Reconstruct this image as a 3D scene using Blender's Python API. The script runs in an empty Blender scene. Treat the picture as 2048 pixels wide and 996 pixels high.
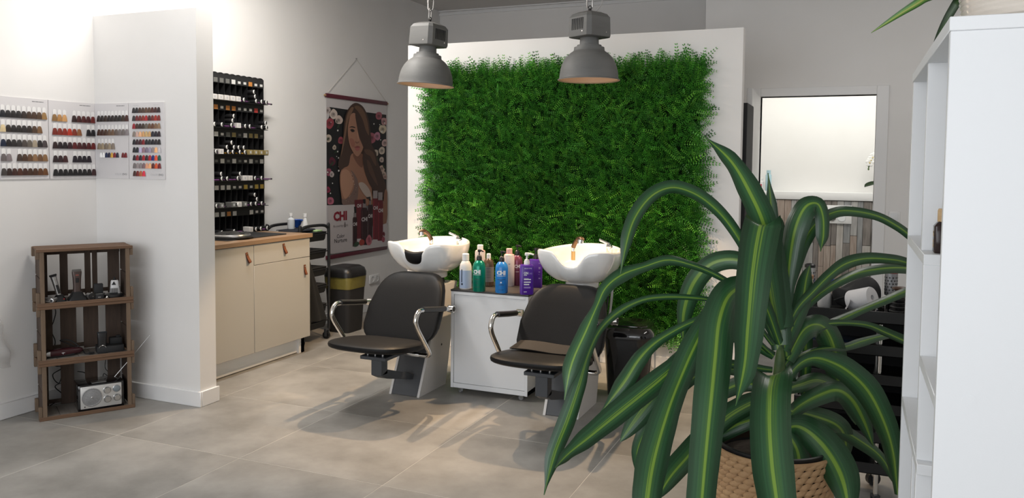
import bpy, bmesh, math, random
import numpy as np
from mathutils import Vector, Matrix, Euler
random.seed(7); RNG = np.random.default_rng(7)
PI = math.pi
SC = bpy.context.scene
COL = SC.collection

# ------------------------------------------------------------------ camera, world, light, exposure
FPX, CXP, CYP = 1613.5, 1026.8, 418.8
YAW, PITCH, ROLL, EYE = -.3963, .05595, .01002, 1.424
FW = Vector((math.sin(YAW)*math.cos(PITCH), math.cos(YAW)*math.cos(PITCH), -math.sin(PITCH)))
_r0 = Vector((math.cos(YAW), -math.sin(YAW), 0)); _u0 = _r0.cross(FW)
RT = _r0*math.cos(ROLL) + _u0*math.sin(ROLL); UP = _u0*math.cos(ROLL) - _r0*math.sin(ROLL)
EYEP = Vector((0, 0, EYE))
cam = bpy.data.cameras.new('camera'); cam.sensor_width = 36; cam.lens = FPX/2048*36
cam.shift_x = (1024-CXP)/2048; cam.shift_y = (CYP-498)/2048; cam.clip_start = .05; cam.clip_end = 60
camo = bpy.data.objects.new('camera', cam); COL.objects.link(camo)
camo.matrix_world = Matrix(((RT.x, UP.x, -FW.x, 0), (RT.y, UP.y, -FW.y, 0), (RT.z, UP.z, -FW.z, EYE), (0, 0, 0, 1)))
SC.camera = camo

world = bpy.data.worlds.new('sky'); SC.world = world; world.use_nodes = True
bg = world.node_tree.nodes['Background']; bg.inputs[0].default_value = (.80, .88, 1, 1); bg.inputs[1].default_value = 1.0
SC.view_settings.view_transform = 'Standard'; SC.view_settings.look = 'None'
SC.view_settings.gamma = 1.0; SC.view_settings.use_curve_mapping = False
SC.view_settings.exposure = 0.0
SC.cycles.max_bounces = 8; SC.cycles.diffuse_bounces = 4; SC.cycles.glossy_bounces = 3; SC.cycles.caustics_reflective = False; SC.cycles.caustics_refractive = False

def area(name, loc, rot, sx, sy, power, color, spread=PI):
    l = bpy.data.lights.new(name, 'AREA'); l.shape = 'RECTANGLE'; l.size = sx; l.size_y = sy
    l.energy = power; l.color = color; l.spread = spread
    o = bpy.data.objects.new(name, l); COL.objects.link(o); o.location = loc; o.rotation_euler = rot
    return o
# daylight entering through the shop window behind the camera
area('window_daylight', (-1.5, -1.72, 1.62), (math.radians(90), 0, 0), 5.2, 2.3, 103, (.965, .985, 1))
# linear ceiling light running over the partition
area('ceiling_panel_light', (-3.3, 3.95, 3.05), (0, 0, 0), .25, 1.6, 58, (1, .955, .90))
# unseen fill light right of the screen, added to brighten the door wall
area('door_wall_fill_light', (.7, 4.6, 3.05), (0, 0, 0), .25, 1.9, 17, (1, .955, .90))
area('toilet_ceiling_light', (-.15, 7.5, 2.6), (0, 0, 0), 1.5, .4, 17, (1, 1, .94))

# pixel helpers (2048 x 996 frame) used to survey the place from the photograph
def ray(x, y): return FW + RT*((x-CXP)/FPX) - UP*((y-CYP)/FPX)
def on_z(x, y, z=0): d = ray(x, y); return EYEP + d*((z-EYE)/d.z)
def on_y(x, y, Y): d = ray(x, y); return EYEP + d*(Y/d.y)
def on_x(x, y, X): d = ray(x, y); return EYEP + d*(X/d.x)
def on_d(x, y, D): return EYEP + ray(x, y)*D

# ------------------------------------------------------------------ helpers
def S(r, g, b):
    def c(v):
        v /= 255.
        return v/12.92 if v <= .04045 else ((v+.055)/1.055)**2.4
    return (c(r), c(g), c(b), 1)
MATS = {}
def mat(name, col, rough=.5, metal=0, noise=0, nscale=8, col2=None, stretch=None, bump=0, bscale=40, coat=0, trans=0, emit=0, spec=.5, detail=4, alpha=1, sheen=0, vcol=None):
    """procedural material: base colour, optional noise blend towards col2, optional fine bump"""
    if name in MATS: return MATS[name]
    m = bpy.data.materials.new(name); m.use_nodes = True; nt = m.node_tree; N = nt.nodes; L = nt.links
    b = N['Principled BSDF']; b.inputs['Base Color'].default_value = col
    b.inputs['Roughness'].default_value = rough; b.inputs['Metallic'].default_value = metal
    b.inputs['Specular IOR Level'].default_value = spec
    b.inputs['Coat Weight'].default_value = coat; b.inputs['Transmission Weight'].default_value = trans
    b.inputs['Alpha'].default_value = alpha
    if sheen: b.inputs['Sheen Weight'].default_value = sheen
    if emit: b.inputs['Emission Color'].default_value = col; b.inputs['Emission Strength'].default_value = emit
    tc = None
    if noise or bump:
        tc = N.new('ShaderNodeTexCoord'); mp = N.new('ShaderNodeMapping'); L.new(tc.outputs['Object'], mp.inputs[0])
        if stretch: mp.inputs['Scale'].default_value = stretch
    if noise:
        n = N.new('ShaderNodeTexNoise'); n.inputs['Scale'].default_value = nscale; n.inputs['Detail'].default_value = detail
        L.new(mp.outputs[0], n.inputs['Vector'])
        r = N.new('ShaderNodeValToRGB'); r.color_ramp.elements[0].position = .5-noise/2; r.color_ramp.elements[1].position = .5+noise/2
        r.color_ramp.elements[0].color = col; r.color_ramp.elements[1].color = col2 or col
        L.new(n.outputs['Fac'], r.inputs[0]); L.new(r.outputs[0], b.inputs['Base Color'])
    if vcol:
        a = N.new('ShaderNodeAttribute'); a.attribute_name = vcol; L.new(a.outputs['Color'], b.inputs['Base Color'])
    if bump:
        n2 = N.new('ShaderNodeTexNoise'); n2.inputs['Scale'].default_value = bscale; n2.inputs['Detail'].default_value = 3
        L.new(mp.outputs[0], n2.inputs['Vector'])
        bp = N.new('ShaderNodeBump'); bp.inputs['Strength'].default_value = bump; bp.inputs['Distance'].default_value = .004
        L.new(n2.outputs['Fac'], bp.inputs['Height']); L.new(bp.outputs[0], b.inputs['Normal'])
    MATS[name] = m
    return m

def rotz(a): return Matrix.Rotation(a, 4, 'Z')
def T(x, y, z): return Matrix.Translation((x, y, z))
def crom(pts, n):
    """Catmull-Rom through points (any dimension) -> list of n+1 samples"""
    P = np.array(pts, float); k = len(P)
    Q = np.vstack([2*P[0]-P[1], P, 2*P[-1]-P[-2]]); out = []
    for i in range(n+1):
        t = i/n*(k-1); j = min(int(t), k-2); u = t-j
        a, b, c, d = Q[j], Q[j+1], Q[j+2], Q[j+3]
        out.append(.5*((2*b)+(c-a)*u+(2*a-5*b+4*c-d)*u*u+(3*b-a-3*c+d)*u**3))
    return out
def ccrom(pts, per=4):
    """closed Catmull-Rom"""
    P = [np.array(p, float) for p in pts]; k = len(P); out = []
    for j in range(k):
        a, b, c, d = P[j-1], P[j], P[(j+1) % k], P[(j+2) % k]
        for i in range(per):
            u = i/per
            out.append(.5*((2*b)+(c-a)*u+(2*a-5*b+4*c-d)*u*u+(3*b-a-3*c+d)*u**3))
    return out

class MB:
    def __init__(s): s.v = []; s.f = []; s.uv = None
    def add(s, vs, fs, M=None):
        o = len(s.v)
        if M is not None: vs = [M @ Vector(v) for v in vs]
        s.v += [tuple(v) for v in vs]; s.f += [tuple(i+o for i in f) for f in fs]
        return s
    def bb(s, x0, x1, y0, y1, z0, z1, M=None):
        v = [(x0,y0,z0),(x1,y0,z0),(x1,y1,z0),(x0,y1,z0),(x0,y0,z1),(x1,y0,z1),(x1,y1,z1),(x0,y1,z1)]
        return s.add(v, [(0,3,2,1),(4,5,6,7),(0,1,5,4),(1,2,6,5),(2,3,7,6),(3,0,4,7)], M)
    def box(s, c, d, M=None):
        return s.bb(c[0]-d[0]/2, c[0]+d[0]/2, c[1]-d[1]/2, c[1]+d[1]/2, c[2]-d[2]/2, c[2]+d[2]/2, M)
    def cyl(s, p0, p1, r0, r1=None, n=16, cap=True):
        r1 = r0 if r1 is None else r1
        p0 = Vector(p0); p1 = Vector(p1); d = (p1-p0).normalized()
        a = d.orthogonal().normalized(); b = d.cross(a); vs = []; fs = []
        for p, r in ((p0, r0), (p1, r1)):
            for i in range(n): t = 2*PI*i/n; vs.append(p+(a*math.cos(t)+b*math.sin(t))*r)
        for i in range(n): j = (i+1) % n; fs.append((i, j, n+j, n+i))
        if cap: fs.append(tuple(range(n-1, -1, -1))); fs.append(tuple(range(n, 2*n)))
        return s.add(vs, fs)
    def tube(s, pts, r, n=10, closed=False, cap=True):
        P = [Vector(p) for p in pts]; k = len(P); R = r if isinstance(r, (list, tuple)) else [r]*k
        tang = []
        for i in range(k):
            a = P[i-1] if (i > 0 or closed) else P[i]; b = P[(i+1) % k] if (i < k-1 or closed) else P[i]
            tang.append((b-a).normalized() if (b-a).length > 1e-9 else Vector((0, 0, 1)))
        u = tang[0].orthogonal().normalized(); vs = []; fs = []
        for i in range(k):
            t = tang[i]; u = (u-t*u.dot(t)); u = u.normalized() if u.length > 1e-6 else t.orthogonal().normalized(); w = t.cross(u)
            for q in range(n): a = 2*PI*q/n; vs.append(P[i]+(u*math.cos(a)+w*math.sin(a))*R[i])
        for i in range(k if closed else k-1):
            i2 = (i+1) % k
            for q in range(n): q2 = (q+1) % n; fs.append((i*n+q, i*n+q2, i2*n+q2, i2*n+q))
        if cap and not closed: fs.append(tuple(range(n-1, -1, -1))); fs.append(tuple((k-1)*n+q for q in range(n)))
        return s.add(vs, fs)
    def lathe(s, prof, n=28, M=None, sx=1, sy=1):
        """profile [(r, z)] turned about z; first / last r == 0 closes the end"""
        vs = []; fs = []; idx = []
        for r, z in prof:
            if r < 1e-7: idx.append([len(vs)]); vs.append((0, 0, z))
            else:
                idx.append(list(range(len(vs), len(vs)+n)))
                vs += [(r*math.cos(2*PI*i/n)*sx, r*math.sin(2*PI*i/n)*sy, z) for i in range(n)]
        for A, B in zip(idx, idx[1:]):
            for i in range(n):
                j = (i+1) % n
                if len(A) == 1 and len(B) == 1: break
                if len(A) == 1: fs.append((A[0], B[j], B[i]))
                elif len(B) == 1: fs.append((A[i], A[j], B[0]))
                else: fs.append((A[i], A[j], B[j], B[i]))
        return s.add(vs, fs, M)
    def prism(s, poly, z0, z1, M=None):
        n = len(poly); vs = [(p[0], p[1], z0) for p in poly]+[(p[0], p[1], z1) for p in poly]
        fs = [tuple(range(n-1, -1, -1)), tuple(range(n, 2*n))]+[(i, (i+1) % n, n+(i+1) % n, n+i) for i in range(n)]
        return s.add(vs, fs, M)
    def loft(s, rings, cap=True, closed_u=True):
        n = len(rings[0]); vs = [p for r in rings for p in r]; fs = []
        for k in range(len(rings)-1):
            for i in range(n if closed_u else n-1): j = (i+1) % n; fs.append((k*n+i, k*n+j, (k+1)*n+j, (k+1)*n+i))
        if cap: fs.append(tuple(range(n-1, -1, -1))); fs.append(tuple((len(rings)-1)*n+i for i in range(n)))
        return s.add(vs, fs)
    def grid(s, fn, nu, nv):
        vs = [fn(i/nu, j/nv) for j in range(nv+1) for i in range(nu+1)]
        fs = [(j*(nu+1)+i, j*(nu+1)+i+1, (j+1)*(nu+1)+i+1, (j+1)*(nu+1)+i) for j in range(nv) for i in range(nu)]
        return s.add(vs, fs)
    def ell(s, c, r, e1=1., e2=1., nu=24, nv=14, fn=None):
        """superellipsoid (e<1 boxier); fn may bend each vertex"""
        def p(v, e): return math.copysign(abs(v)**e, v)
        rings = []
        for j in range(nv+1):
            ph = -PI/2+PI*j/nv
            cz = max(p(math.cos(ph), e1), 1e-4); sz = p(math.sin(ph), e1)
            ring = []
            for i in range(nu):
                t = 2*PI*i/nu
                q = Vector((r[0]*cz*p(math.cos(t), e2), r[1]*cz*p(math.sin(t), e2), r[2]*sz))
                if fn: q = Vector(fn(q))
                ring.append(q+Vector(c))
            rings.append(ring)
        return s.loft(rings)
    def mesh(s, name, bevel=0, seg=2, smooth=True, ang=38):
        me = bpy.data.meshes.new(name); me.from_pydata(s.v, [], s.f)
        bm = bmesh.new(); bm.from_mesh(me)
        bmesh.ops.recalc_face_normals(bm, faces=bm.faces)
        if bevel:
            es = [e for e in bm.edges if len(e.link_faces) == 2 and e.calc_face_angle(0) > .6]
            bmesh.ops.bevel(bm, geom=es, offset=bevel, segments=seg, profile=.5, affect='EDGES', clamp_overlap=True)
        bm.to_mesh(me); bm.free()
        if smooth:
            me.polygons.foreach_set('use_smooth', [True]*len(me.polygons)); me.set_sharp_from_angle(angle=math.radians(ang))
        me.update(); return me
    def build(s, name, m, parent=None, bevel=0, seg=2, smooth=True, ang=38, M=None):
        return put(name, s.mesh(name, bevel, seg, smooth, ang), m, parent, M)
def put(name, me, m, parent=None, M=None):
    o = bpy.data.objects.new(name, me); COL.objects.link(o)
    if m is not None and not me.materials: me.materials.append(m)
    if parent is not None: o.parent = parent
    if M is not None: o.matrix_local = M
    return o
def thing(name, label, cat, loc=(0, 0, 0), rz=0, group=None):
    o = bpy.data.objects.new(name, None); COL.objects.link(o); o.empty_display_size = .1
    o.location = loc; o.rotation_euler = (0, 0, rz); o['label'] = label; o['category'] = cat
    if group: o['group'] = group
    return o
def tag(o, label, cat, group=None):
    o['label'] = label; o['category'] = cat
    if group: o['group'] = group
    return o
def struct(o): o['kind'] = 'structure'; return o
def dup(o, parent=None, loc=None, rz=None, label=None, group=None):
    c = o.copy(); COL.objects.link(c); c.parent = parent
    if loc is not None: c.location = loc
    if rz is not None: c.rotation_euler = (0, 0, rz)
    if label: c['label'] = label
    if group: c['group'] = group
    for ch in o.children: dup(ch, c)
    return c
FONTC = {}
def text(name, s, m, parent, M, w=None, h=None, ext=.0002, align='CENTER', bold=0, shear=0):
    """flat lettering in the XY plane of M, scaled to width w and cap height h"""
    c = bpy.data.curves.new('lettering', 'FONT'); c.body = s; c.size = 1; c.extrude = 0; c.offset = bold; c.resolution_u = 2; c.shear = shear
    t = bpy.data.objects.new('lettering', c); COL.objects.link(t)
    dg = bpy.context.evaluated_depsgraph_get(); me = bpy.data.meshes.new_from_object(t.evaluated_get(dg))
    bpy.data.objects.remove(t); bpy.data.curves.remove(c)
    n = len(me.vertices); co = np.zeros(n*3); me.vertices.foreach_get('co', co); co = co.reshape(-1, 3)
    lo, hi = co.min(0), co.max(0); k = np.array([1., 1., 1.])
    if w: k[0] = w/(hi[0]-lo[0])
    if h: k[1] = h/(hi[1]-lo[1])
    if w and not h: k[1] = k[0]
    if h and not w: k[0] = k[1]
    co = (co-(lo+hi)/2)*k; co[:, 2] = 0
    me.vertices.foreach_set('co', co.ravel()); me.materials.clear(); me.name = name; me.update()
    return put(name, me, m, parent, M)

def scrib(name, m, parent, M, w, h, n=4, seed=1):
    """a line of print too small to read in the photograph: short dashes in the XY plane of M"""
    r = random.Random(seed); b = MB(); x = -w/2
    while x < w/2-.001:
        l = min(r.uniform(.12, .34)*w, w/2-x)
        b.add([(x, -h/2, 0), (x+l, -h/2, 0), (x+l, h/2, 0), (x, h/2, 0)], [(0, 1, 2, 3)]); x += l+w*.03
    return b.build(name, m, parent, M=M, smooth=False)
# ------------------------------------------------------------------ materials
white_wall = mat('wall_paint', (.80, .785, .765, 1), .85, noise=.5, nscale=3, col2=(.83, .815, .80, 1), bump=.05, bscale=220)
trim_white = mat('trim_white', (.82, .815, .81, 1), .45)
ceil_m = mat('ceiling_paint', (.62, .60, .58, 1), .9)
white_lam = mat('white_laminate', (.77, .78, .79, 1), .38, bump=.03, bscale=300)
chrome = mat('chrome', (.82, .80, .77, 1), .09, 1)
steel = mat('brushed_steel', (.55, .55, .55, 1), .3, 1)
blackp = mat('black_plastic', (.012, .012, .013, 1), .38)
blackm = mat('black_matte', (.016, .016, .017, 1), .7)
blackg = mat('black_gloss', (.008, .008, .009, 1), .08, coat=.6)
leather = mat('black_leather', (.0068, .0068, .0073, 1), .47, bump=.10, bscale=260, spec=.2)
charcoal = mat('charcoal_metal', (.045, .05, .058, 1), .42)
ceramic = mat('white_ceramic', (.83, .83, .82, 1), .06, coat=.8)
def tile_mat():
    m = bpy.data.materials.new('floor_tile_stone'); m.use_nodes = True; nt = m.node_tree; N = nt.nodes; L = nt.links
    b = N['Principled BSDF']
    tc = N.new('ShaderNodeTexCoord'); oi = N.new('ShaderNodeObjectInfo')
    mul = N.new('ShaderNodeVectorMath'); mul.operation = 'SCALE'; mul.inputs[0].default_value = (37, 61, 13); L.new(oi.outputs['Random'], mul.inputs['Scale'])
    ad = N.new('ShaderNodeVectorMath'); ad.operation = 'ADD'; L.new(tc.outputs['Object'], ad.inputs[0]); L.new(mul.outputs[0], ad.inputs[1])
    n1 = N.new('ShaderNodeTexNoise'); n1.inputs['Scale'].default_value = 2.6; n1.inputs['Detail'].default_value = 7; n1.inputs['Roughness'].default_value = .62
    n2 = N.new('ShaderNodeTexNoise'); n2.inputs['Scale'].default_value = 26; n2.inputs['Detail'].default_value = 6; n2.inputs['Roughness'].default_value = .75
    L.new(ad.outputs[0], n1.inputs['Vector']); L.new(ad.outputs[0], n2.inputs['Vector'])
    r = N.new('ShaderNodeValToRGB'); e = r.color_ramp.elements; e[0].position = .33; e[0].color = (.215, .205, .188, 1); e[1].position = .66; e[1].color = (.355, .34, .318, 1)
    L.new(n1.outputs['Fac'], r.inputs[0])
    r2 = N.new('ShaderNodeValToRGB'); e = r2.color_ramp.elements; e[0].position = .62; e[0].color = (0, 0, 0, 1); e[1].position = .78; e[1].color = (.45, .45, .45, 1)
    L.new(n2.outputs['Fac'], r2.inputs[0])
    gate = N.new('ShaderNodeMath'); gate.operation = 'MULTIPLY'; n3 = N.new('ShaderNodeTexNoise'); n3.inputs['Scale'].default_value = 1.7; L.new(ad.outputs[0], n3.inputs['Vector'])
    r3 = N.new('ShaderNodeValToRGB'); r3.color_ramp.elements[0].position = .5; r3.color_ramp.elements[1].position = .66; L.new(n3.outputs['Fac'], r3.inputs[0])
    L.new(r2.outputs[0], gate.inputs[0]); L.new(r3.outputs[0], gate.inputs[1])
    mx = N.new('ShaderNodeMixRGB'); L.new(gate.outputs[0], mx.inputs[0]); L.new(r.outputs[0], mx.inputs[1]); mx.inputs[2].default_value = (.52, .50, .46, 1)
    L.new(mx.outputs[0], b.inputs['Base Color'])
    rr = N.new('ShaderNodeMapRange'); rr.inputs[3].default_value = .36; rr.inputs[4].default_value = .56; L.new(n1.outputs['Fac'], rr.inputs[0]); L.new(rr.outputs[0], b.inputs['Roughness'])
    bp = N.new('ShaderNodeBump'); bp.inputs['Strength'].default_value = .06; bp.inputs['Distance'].default_value = .003; L.new(n2.outputs['Fac'], bp.inputs['Height']); L.new(bp.outputs[0], b.inputs['Normal'])
    return m
tile_m = tile_mat()
grout = mat('grout', (.56, .53, .48, 1), .9)

# ------------------------------------------------------------------ room shell
XL, YP, YG, YB, YD, ZC = -4.25, 3.557, 5.57, 8.0, 7.04, 3.1
XR, YF = 2.6, -1.8
def wall(name, *bbs, m=None, bevel=0):
    b = MB()
    for q in bbs: b.bb(*q)
    return struct(b.build(name, m or white_wall, bevel=bevel, smooth=False))
floor = wall('floor', (XL-.1, XR+.1, YF-.1, 9.0, -.08, -.0007), m=grout)
TS = .8; x0 = -3.473-TS; y0 = 3.005-7*TS
tile_me = MB().bb(.0016, TS-.0016, .0016, TS-.0016, -.0125, 0).mesh('tile', bevel=.0006, seg=1)
tile_me.materials.append(tile_m)
for i in range(9):
    for j in range(15):
        X, Y = x0+i*TS, y0+j*TS
        if X > XR or Y > 8.6 or Y < YF-.7 or (Y > 8.0 and X < -1.5): continue
        put('tile', tile_me, None, floor, T(X, Y, 0)).color = (1, 1, 1, 1)
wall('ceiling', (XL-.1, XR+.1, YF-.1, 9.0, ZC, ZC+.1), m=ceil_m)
wall('wall_left', (XL-.1, XL, YF, 9.0, 0, ZC))
wall('wall_right', (XR, XR+.1, YF, 9.0, 0, ZC))
# shop front behind the camera: a wall with a wide window opening
wall('wall_front', (XL, -4.1, YF-.1, YF, 0, ZC), (1.1, XR, YF-.1, YF, 0, ZC), (-4.1, 1.1, YF-.1, YF, 2.78, ZC), (-4.1, 1.1, YF-.1, YF, 0, .45))
wf = MB()
for x in (-4.1, -2.4, -.7, 1.05): wf.bb(x, x+.05, YF-.09, YF-.03, .45, 2.78)
wf.bb(-4.1, 1.1, YF-.09, YF-.03, .45, .5).bb(-4.1, 1.1, YF-.09, YF-.03, 2.73, 2.78)
struct(wf.build('window_1', charcoal))
wall('wall_back', (XL, -1.187, YB, YB+.1, 0, ZC))
# shadow-gap moulding where ceiling and back wall meet
struct(MB().bb(XL, -1.187, YB-.02, YB, ZC-.05, ZC-.03).bb(XL, -1.187, YB-.035, YB, ZC-.012, ZC).build('trim_1', trim_white))
# left partition with the swatch cards; its end faces the room
wall('wall_partition', (XL, -3.445, YP, YP+.128, 0, 2.29))
# free-standing screen that carries the artificial fern
wall('wall_screen', (-3.24, -.69, YG, YG+.1, 0, 2.345))
# wall with the toilet door
DX0, DX1, DZ = -.718, .165, 2.005
wall('wall_door', (-1.187, DX0, YD, YD+.12, 0, ZC), (DX1, XR, YD, YD+.12, 0, ZC), (DX0, DX1, YD, YD+.12, DZ, ZC))
wall('wall_side', (-1.187, -1.087, YD+.12, 9.0, 0, ZC))
# toilet: back wall with ledge, side walls
WCB = 8.15
wall('wall_toilet', (-1.087, .9, WCB+.16, WCB+.26, 0, ZC), (.8, .9, YD+.12, WCB+.16, 0, ZC))
struct(MB().bb(-1.08, .8, WCB-.012, WCB+.16, 1.115, 1.19).build('trim_2', trim_white, bevel=.004))
struct(MB().bb(-1.087, .8, YD+.12, WCB+.16, 2.62, 2.66).build('ceiling_toilet', trim_white))
tw = wall('wall_cladding', (-1.08, .8, WCB+.012, WCB+.15, 0, 1.115), m=mat('cladding_back', (.09, .08, .07, 1), .9))
plank_ms = [mat('plank_%d' % i, c, .6, noise=.45, nscale=5, col2=c2, stretch=(9, 9, 1.2), bump=.2, bscale=30) for i, (c, c2) in enumerate([
    ((.21, .185, .165, 1), (.38, .345, .315, 1)), ((.27, .265, .26, 1), (.46, .445, .43, 1)), ((.13, .115, .105, 1), (.27, .24, .22, 1)),
    ((.36, .33, .30, 1), (.52, .49, .46, 1)), ((.20, .205, .21, 1), (.34, .34, .34, 1)), ((.29, .22, .18, 1), (.42, .35, .30, 1))])]
rp = random.Random(5); px = -1.08
while px < .8:
    w = rp.choice((.047, .07, .047, .09, .06)); z = 1.11; w = min(w, .8-px)
    if w < .02: break
    while z > .02:
        l = rp.uniform(.18, .5); z1 = max(z-l, .0)
        if z1 < .08: z1 = 0
        MB().bb(px+.0015, px+w-.0015, WCB-rp.uniform(.0, .004), WCB+.012, z1+.0015, z-.0015).build('plank', rp.choice(plank_ms), tw, bevel=.0015, seg=1)
        z = z1
    px += w
# base boards
bm_ = lambda nm, *q: struct(MB().bb(*q).build(nm, trim_white, bevel=.003, seg=1))
bm_('baseboard_left', XL, XL+.014, YF, YP, 0, .09)
bm_('baseboard_partition', XL+.014, -3.431, YP-.014, YP, 0, .09)
bm_('baseboard_end', -3.445, -3.431, YP, YP+.142, 0, .09)
bm_('baseboard_alcove', XL, XL+.014, YP+.128, YB, 0, .09)
bm_('baseboard_back', XL+.014, -1.187, YB-.014, YB, 0, .09)
bm_('baseboard_screen', -3.24, -.676, YG-.014, YG, 0, .09)
bm_('baseboard_screen_end', -.69, -.676, YG, YG+.1, 0, .09)
bm_('baseboard_door', DX1+.09, XR, YD-.014, YD, 0, .09)
# door casing, open leaf
cas = MB().bb(DX0-.088, DX0, YD-.018, YD+.13, 0, DZ+.07).bb(DX1, DX1+.088, YD-.018, YD+.13, 0, DZ+.07).bb(DX0, DX1, YD-.018, YD+.13, DZ, DZ+.07)
struct(cas.build('trim_3', trim_white, bevel=.003, seg=1))
MB().bb(DX1-.002, DX1+.001, YD+.03, YD+.06, .93, 1.13).build('strike_plate', steel, bpy.data.objects['trim_3'])
door = struct(MB().bb(0, .84, -.02, .02, .008, DZ-.004).build('door_1', trim_white, bevel=.003, seg=1))
door.matrix_world = T(DX0-.022, YD-.02, 0) @ rotz(math.radians(-88))
MB().bb(.8395, .842, -.011, .011, .90, 1.14).build('lock_plate', steel, door)
MB().bb(.842, .849, -.006, .006, 1.03, 1.05).bb(.8405, .8435, -.006, .006, .945, .985).build('latch', charcoal, door)
hd = MB()
for s_ in (-1, 1): hd.tube([(.775, s_*.02, 1.04), (.775, s_*.062, 1.04), (.77, s_*.068, 1.04), (.66, s_*.068, 1.04)], .0095, 8)
hd.build('door_handle', steel, door)
for z in (.25, 1.0, 1.75): MB().cyl((-.003, -.024, z-.04), (-.003, -.024, z+.04), .008, n=10).build('hinge', steel, door)
# wall fittings
def wall_switch(name, label, cat, cx, cz, n=1, w=.082):
    t = thing(name, label, cat, (cx, YD, cz))
    MB().bb(-w/2, w/2, -.011, 0, -w/2, w/2).build('frame', trim_white, t, bevel=.003)
    MB().bb(-w*.34, w*.34, -.016, -.011, -w*.34, w*.34).build('rocker', white_lam, t, bevel=.002)
wall_switch('light_switch', 'white square light switch on the wall right of the toilet door', 'light switch', .322, 1.04)
so = thing('power_socket', 'white wall socket low on the wall below the poster', 'socket', (XL, 6.66, .30))
MB().bb(0, .011, -.082, .082, -.041, .041).build('frame', trim_white, so, bevel=.003)
for s_ in (-1, 1):
    r_ = MB(); r_.lathe([(.0275, .0112), (.03, .014), (.026, .014), (.0235, .006), (.0, .0055)], 20, Matrix.Rotation(PI/2, 4, 'Y')); r_.build('insert', white_lam, so, M=T(0, s_*.039, 0))
# ------------------------------------------------------------------ hair swatch cards
card_m = mat('card_white', (.70, .68, .685, 1), .5)
tab_m = mat('card_tab', (.86, .85, .84, 1), .4)
def tuft_mesh(w, h):
    def fn(u, v):
        hw = w/2*(.62+.55*v**.8) if v > 0 else w/2*.62
        a = (u-.5)*2
        top = .10*h*(a*a) if v < .2 else 0
        return (a*hw, -.006*(1-.6*a*a)*min(1, .45+v*1.2), -v*h-top)
    me = MB().grid(fn, 5, 5).mesh('hair_tuft'); return me
def tuft_mat(c):
    k = 'tuft_%d_%d_%d' % c; q = S(*c)
    return mat(k, q, .5, noise=.8, nscale=30, col2=tuple(v*1.3 for v in q[:3])+(1,), stretch=(6, 1, .3))
DK, BK = (32, 28, 28), (24, 22, 24)
C1 = [[(20,22,28),(24,22,24),(28,24,24),(30,26,26),(40,30,26),(58,40,28),(66,46,34),(74,54,38),(140,108,66)],
      [(200,180,140),(36,28,24),(30,26,26),(32,28,26),(34,30,30),(40,32,28),(72,52,38),(110,80,52)],
      [(14,26,48),(24,20,22),(34,30,30),(44,40,40),(70,62,58),(92,84,76),(150,138,120),(36,32,34),(66,58,60)],
      [(96,88,88),(120,110,112),None,(62,48,40),(70,48,34),(90,64,44),(130,98,68),(100,72,50),(126,94,62)],
      [(60,54,52),(44,28,24),(58,32,26),(70,38,26),(58,32,24),(60,38,24),(66,40,24),(84,52,28),(98,62,32)]]
C2 = [[(130,98,58),(164,120,70),(190,144,92),None,(44,26,24),(60,24,22),(72,26,24),(66,22,22),(96,30,26)],
      [(110,36,24),(120,40,26),(128,38,24),(166,48,28),(120,46,30),(130,82,50),None,(26,22,26),(30,26,30)],
      [(42,26,26),(30,20,24),(28,20,24),(46,22,28),(84,24,26),(66,24,26),(60,20,24),(74,22,24),(96,24,26)],
      [(40,26,30),(44,24,28),(60,28,30),None,(28,22,32),(30,22,30),(26,20,28),(30,20,30)],
      [(20,18,20)]*7+[(26,22,22),(52,26,28)]]
C3 = [[(40,34,34),(36,30,28),(46,34,28),(34,26,24),(36,28,26),(30,24,22),(32,28,26),(52,40,30),(60,28,22)],
      [(62,34,24),(64,38,28),(70,46,34),(96,74,58),(104,80,62),(96,84,78),(112,104,102),(108,100,98),(126,118,120)],
      [(132,118,98),(150,134,110),(120,108,94),(146,132,112),(128,116,104)],
      [(240,240,238),(238,238,236),(26,38,70),(36,32,56),(196,150,60),(120,30,40),(36,30,50),None,(100,26,28),(110,24,28)]]
C4 = [[(38,34,36),(36,32,34),(62,44,36),(66,48,38),(86,62,48),(80,58,44),(72,34,28),(62,30,28),(44,26,28)],
      [(44,40,42),(100,30,34),(104,36,34),(124,42,34),(160,30,36),(66,26,26),(100,32,28),(150,42,30),(120,36,30)],
      [(140,30,40),(62,34,26),(46,30,26),(56,44,34),(92,84,74),(96,70,50),(92,58,40),(120,90,66),(134,108,84)],
      [(130,120,112),(190,160,150),(220,170,130),(196,150,100),(190,160,110),(190,150,100),(26,26,40),(30,24,34),(40,24,34)],
      [(24,24,30),(48,24,32),(60,24,32),(120,26,34),(28,28,34),(34,34,38),(24,24,30),(38,34,38),(30,28,30)],
      [(30,30,36),(36,38,44),(180,170,200),(140,110,120),(120,108,124),(150,140,160),(140,130,130),(236,180,130),(190,186,190)],
      [(40,28,36),(130,26,38),(30,30,42),(150,26,36),(40,30,38),(160,28,40),(30,36,110),(220,80,50),(20,80,72)],
      [(110,104,104),(140,130,130),(130,120,120),(120,96,100),(210,150,120),(230,170,120),(84,34,34),(200,80,40),(110,26,32)],
      [(66,36,32),(110,32,30),(170,90,50),(210,50,70)]]
lett = mat('print_grey', (.14, .14, .15, 1), .6)
lettl = mat('print_pale', (.52, .52, .53, 1), .6)
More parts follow.
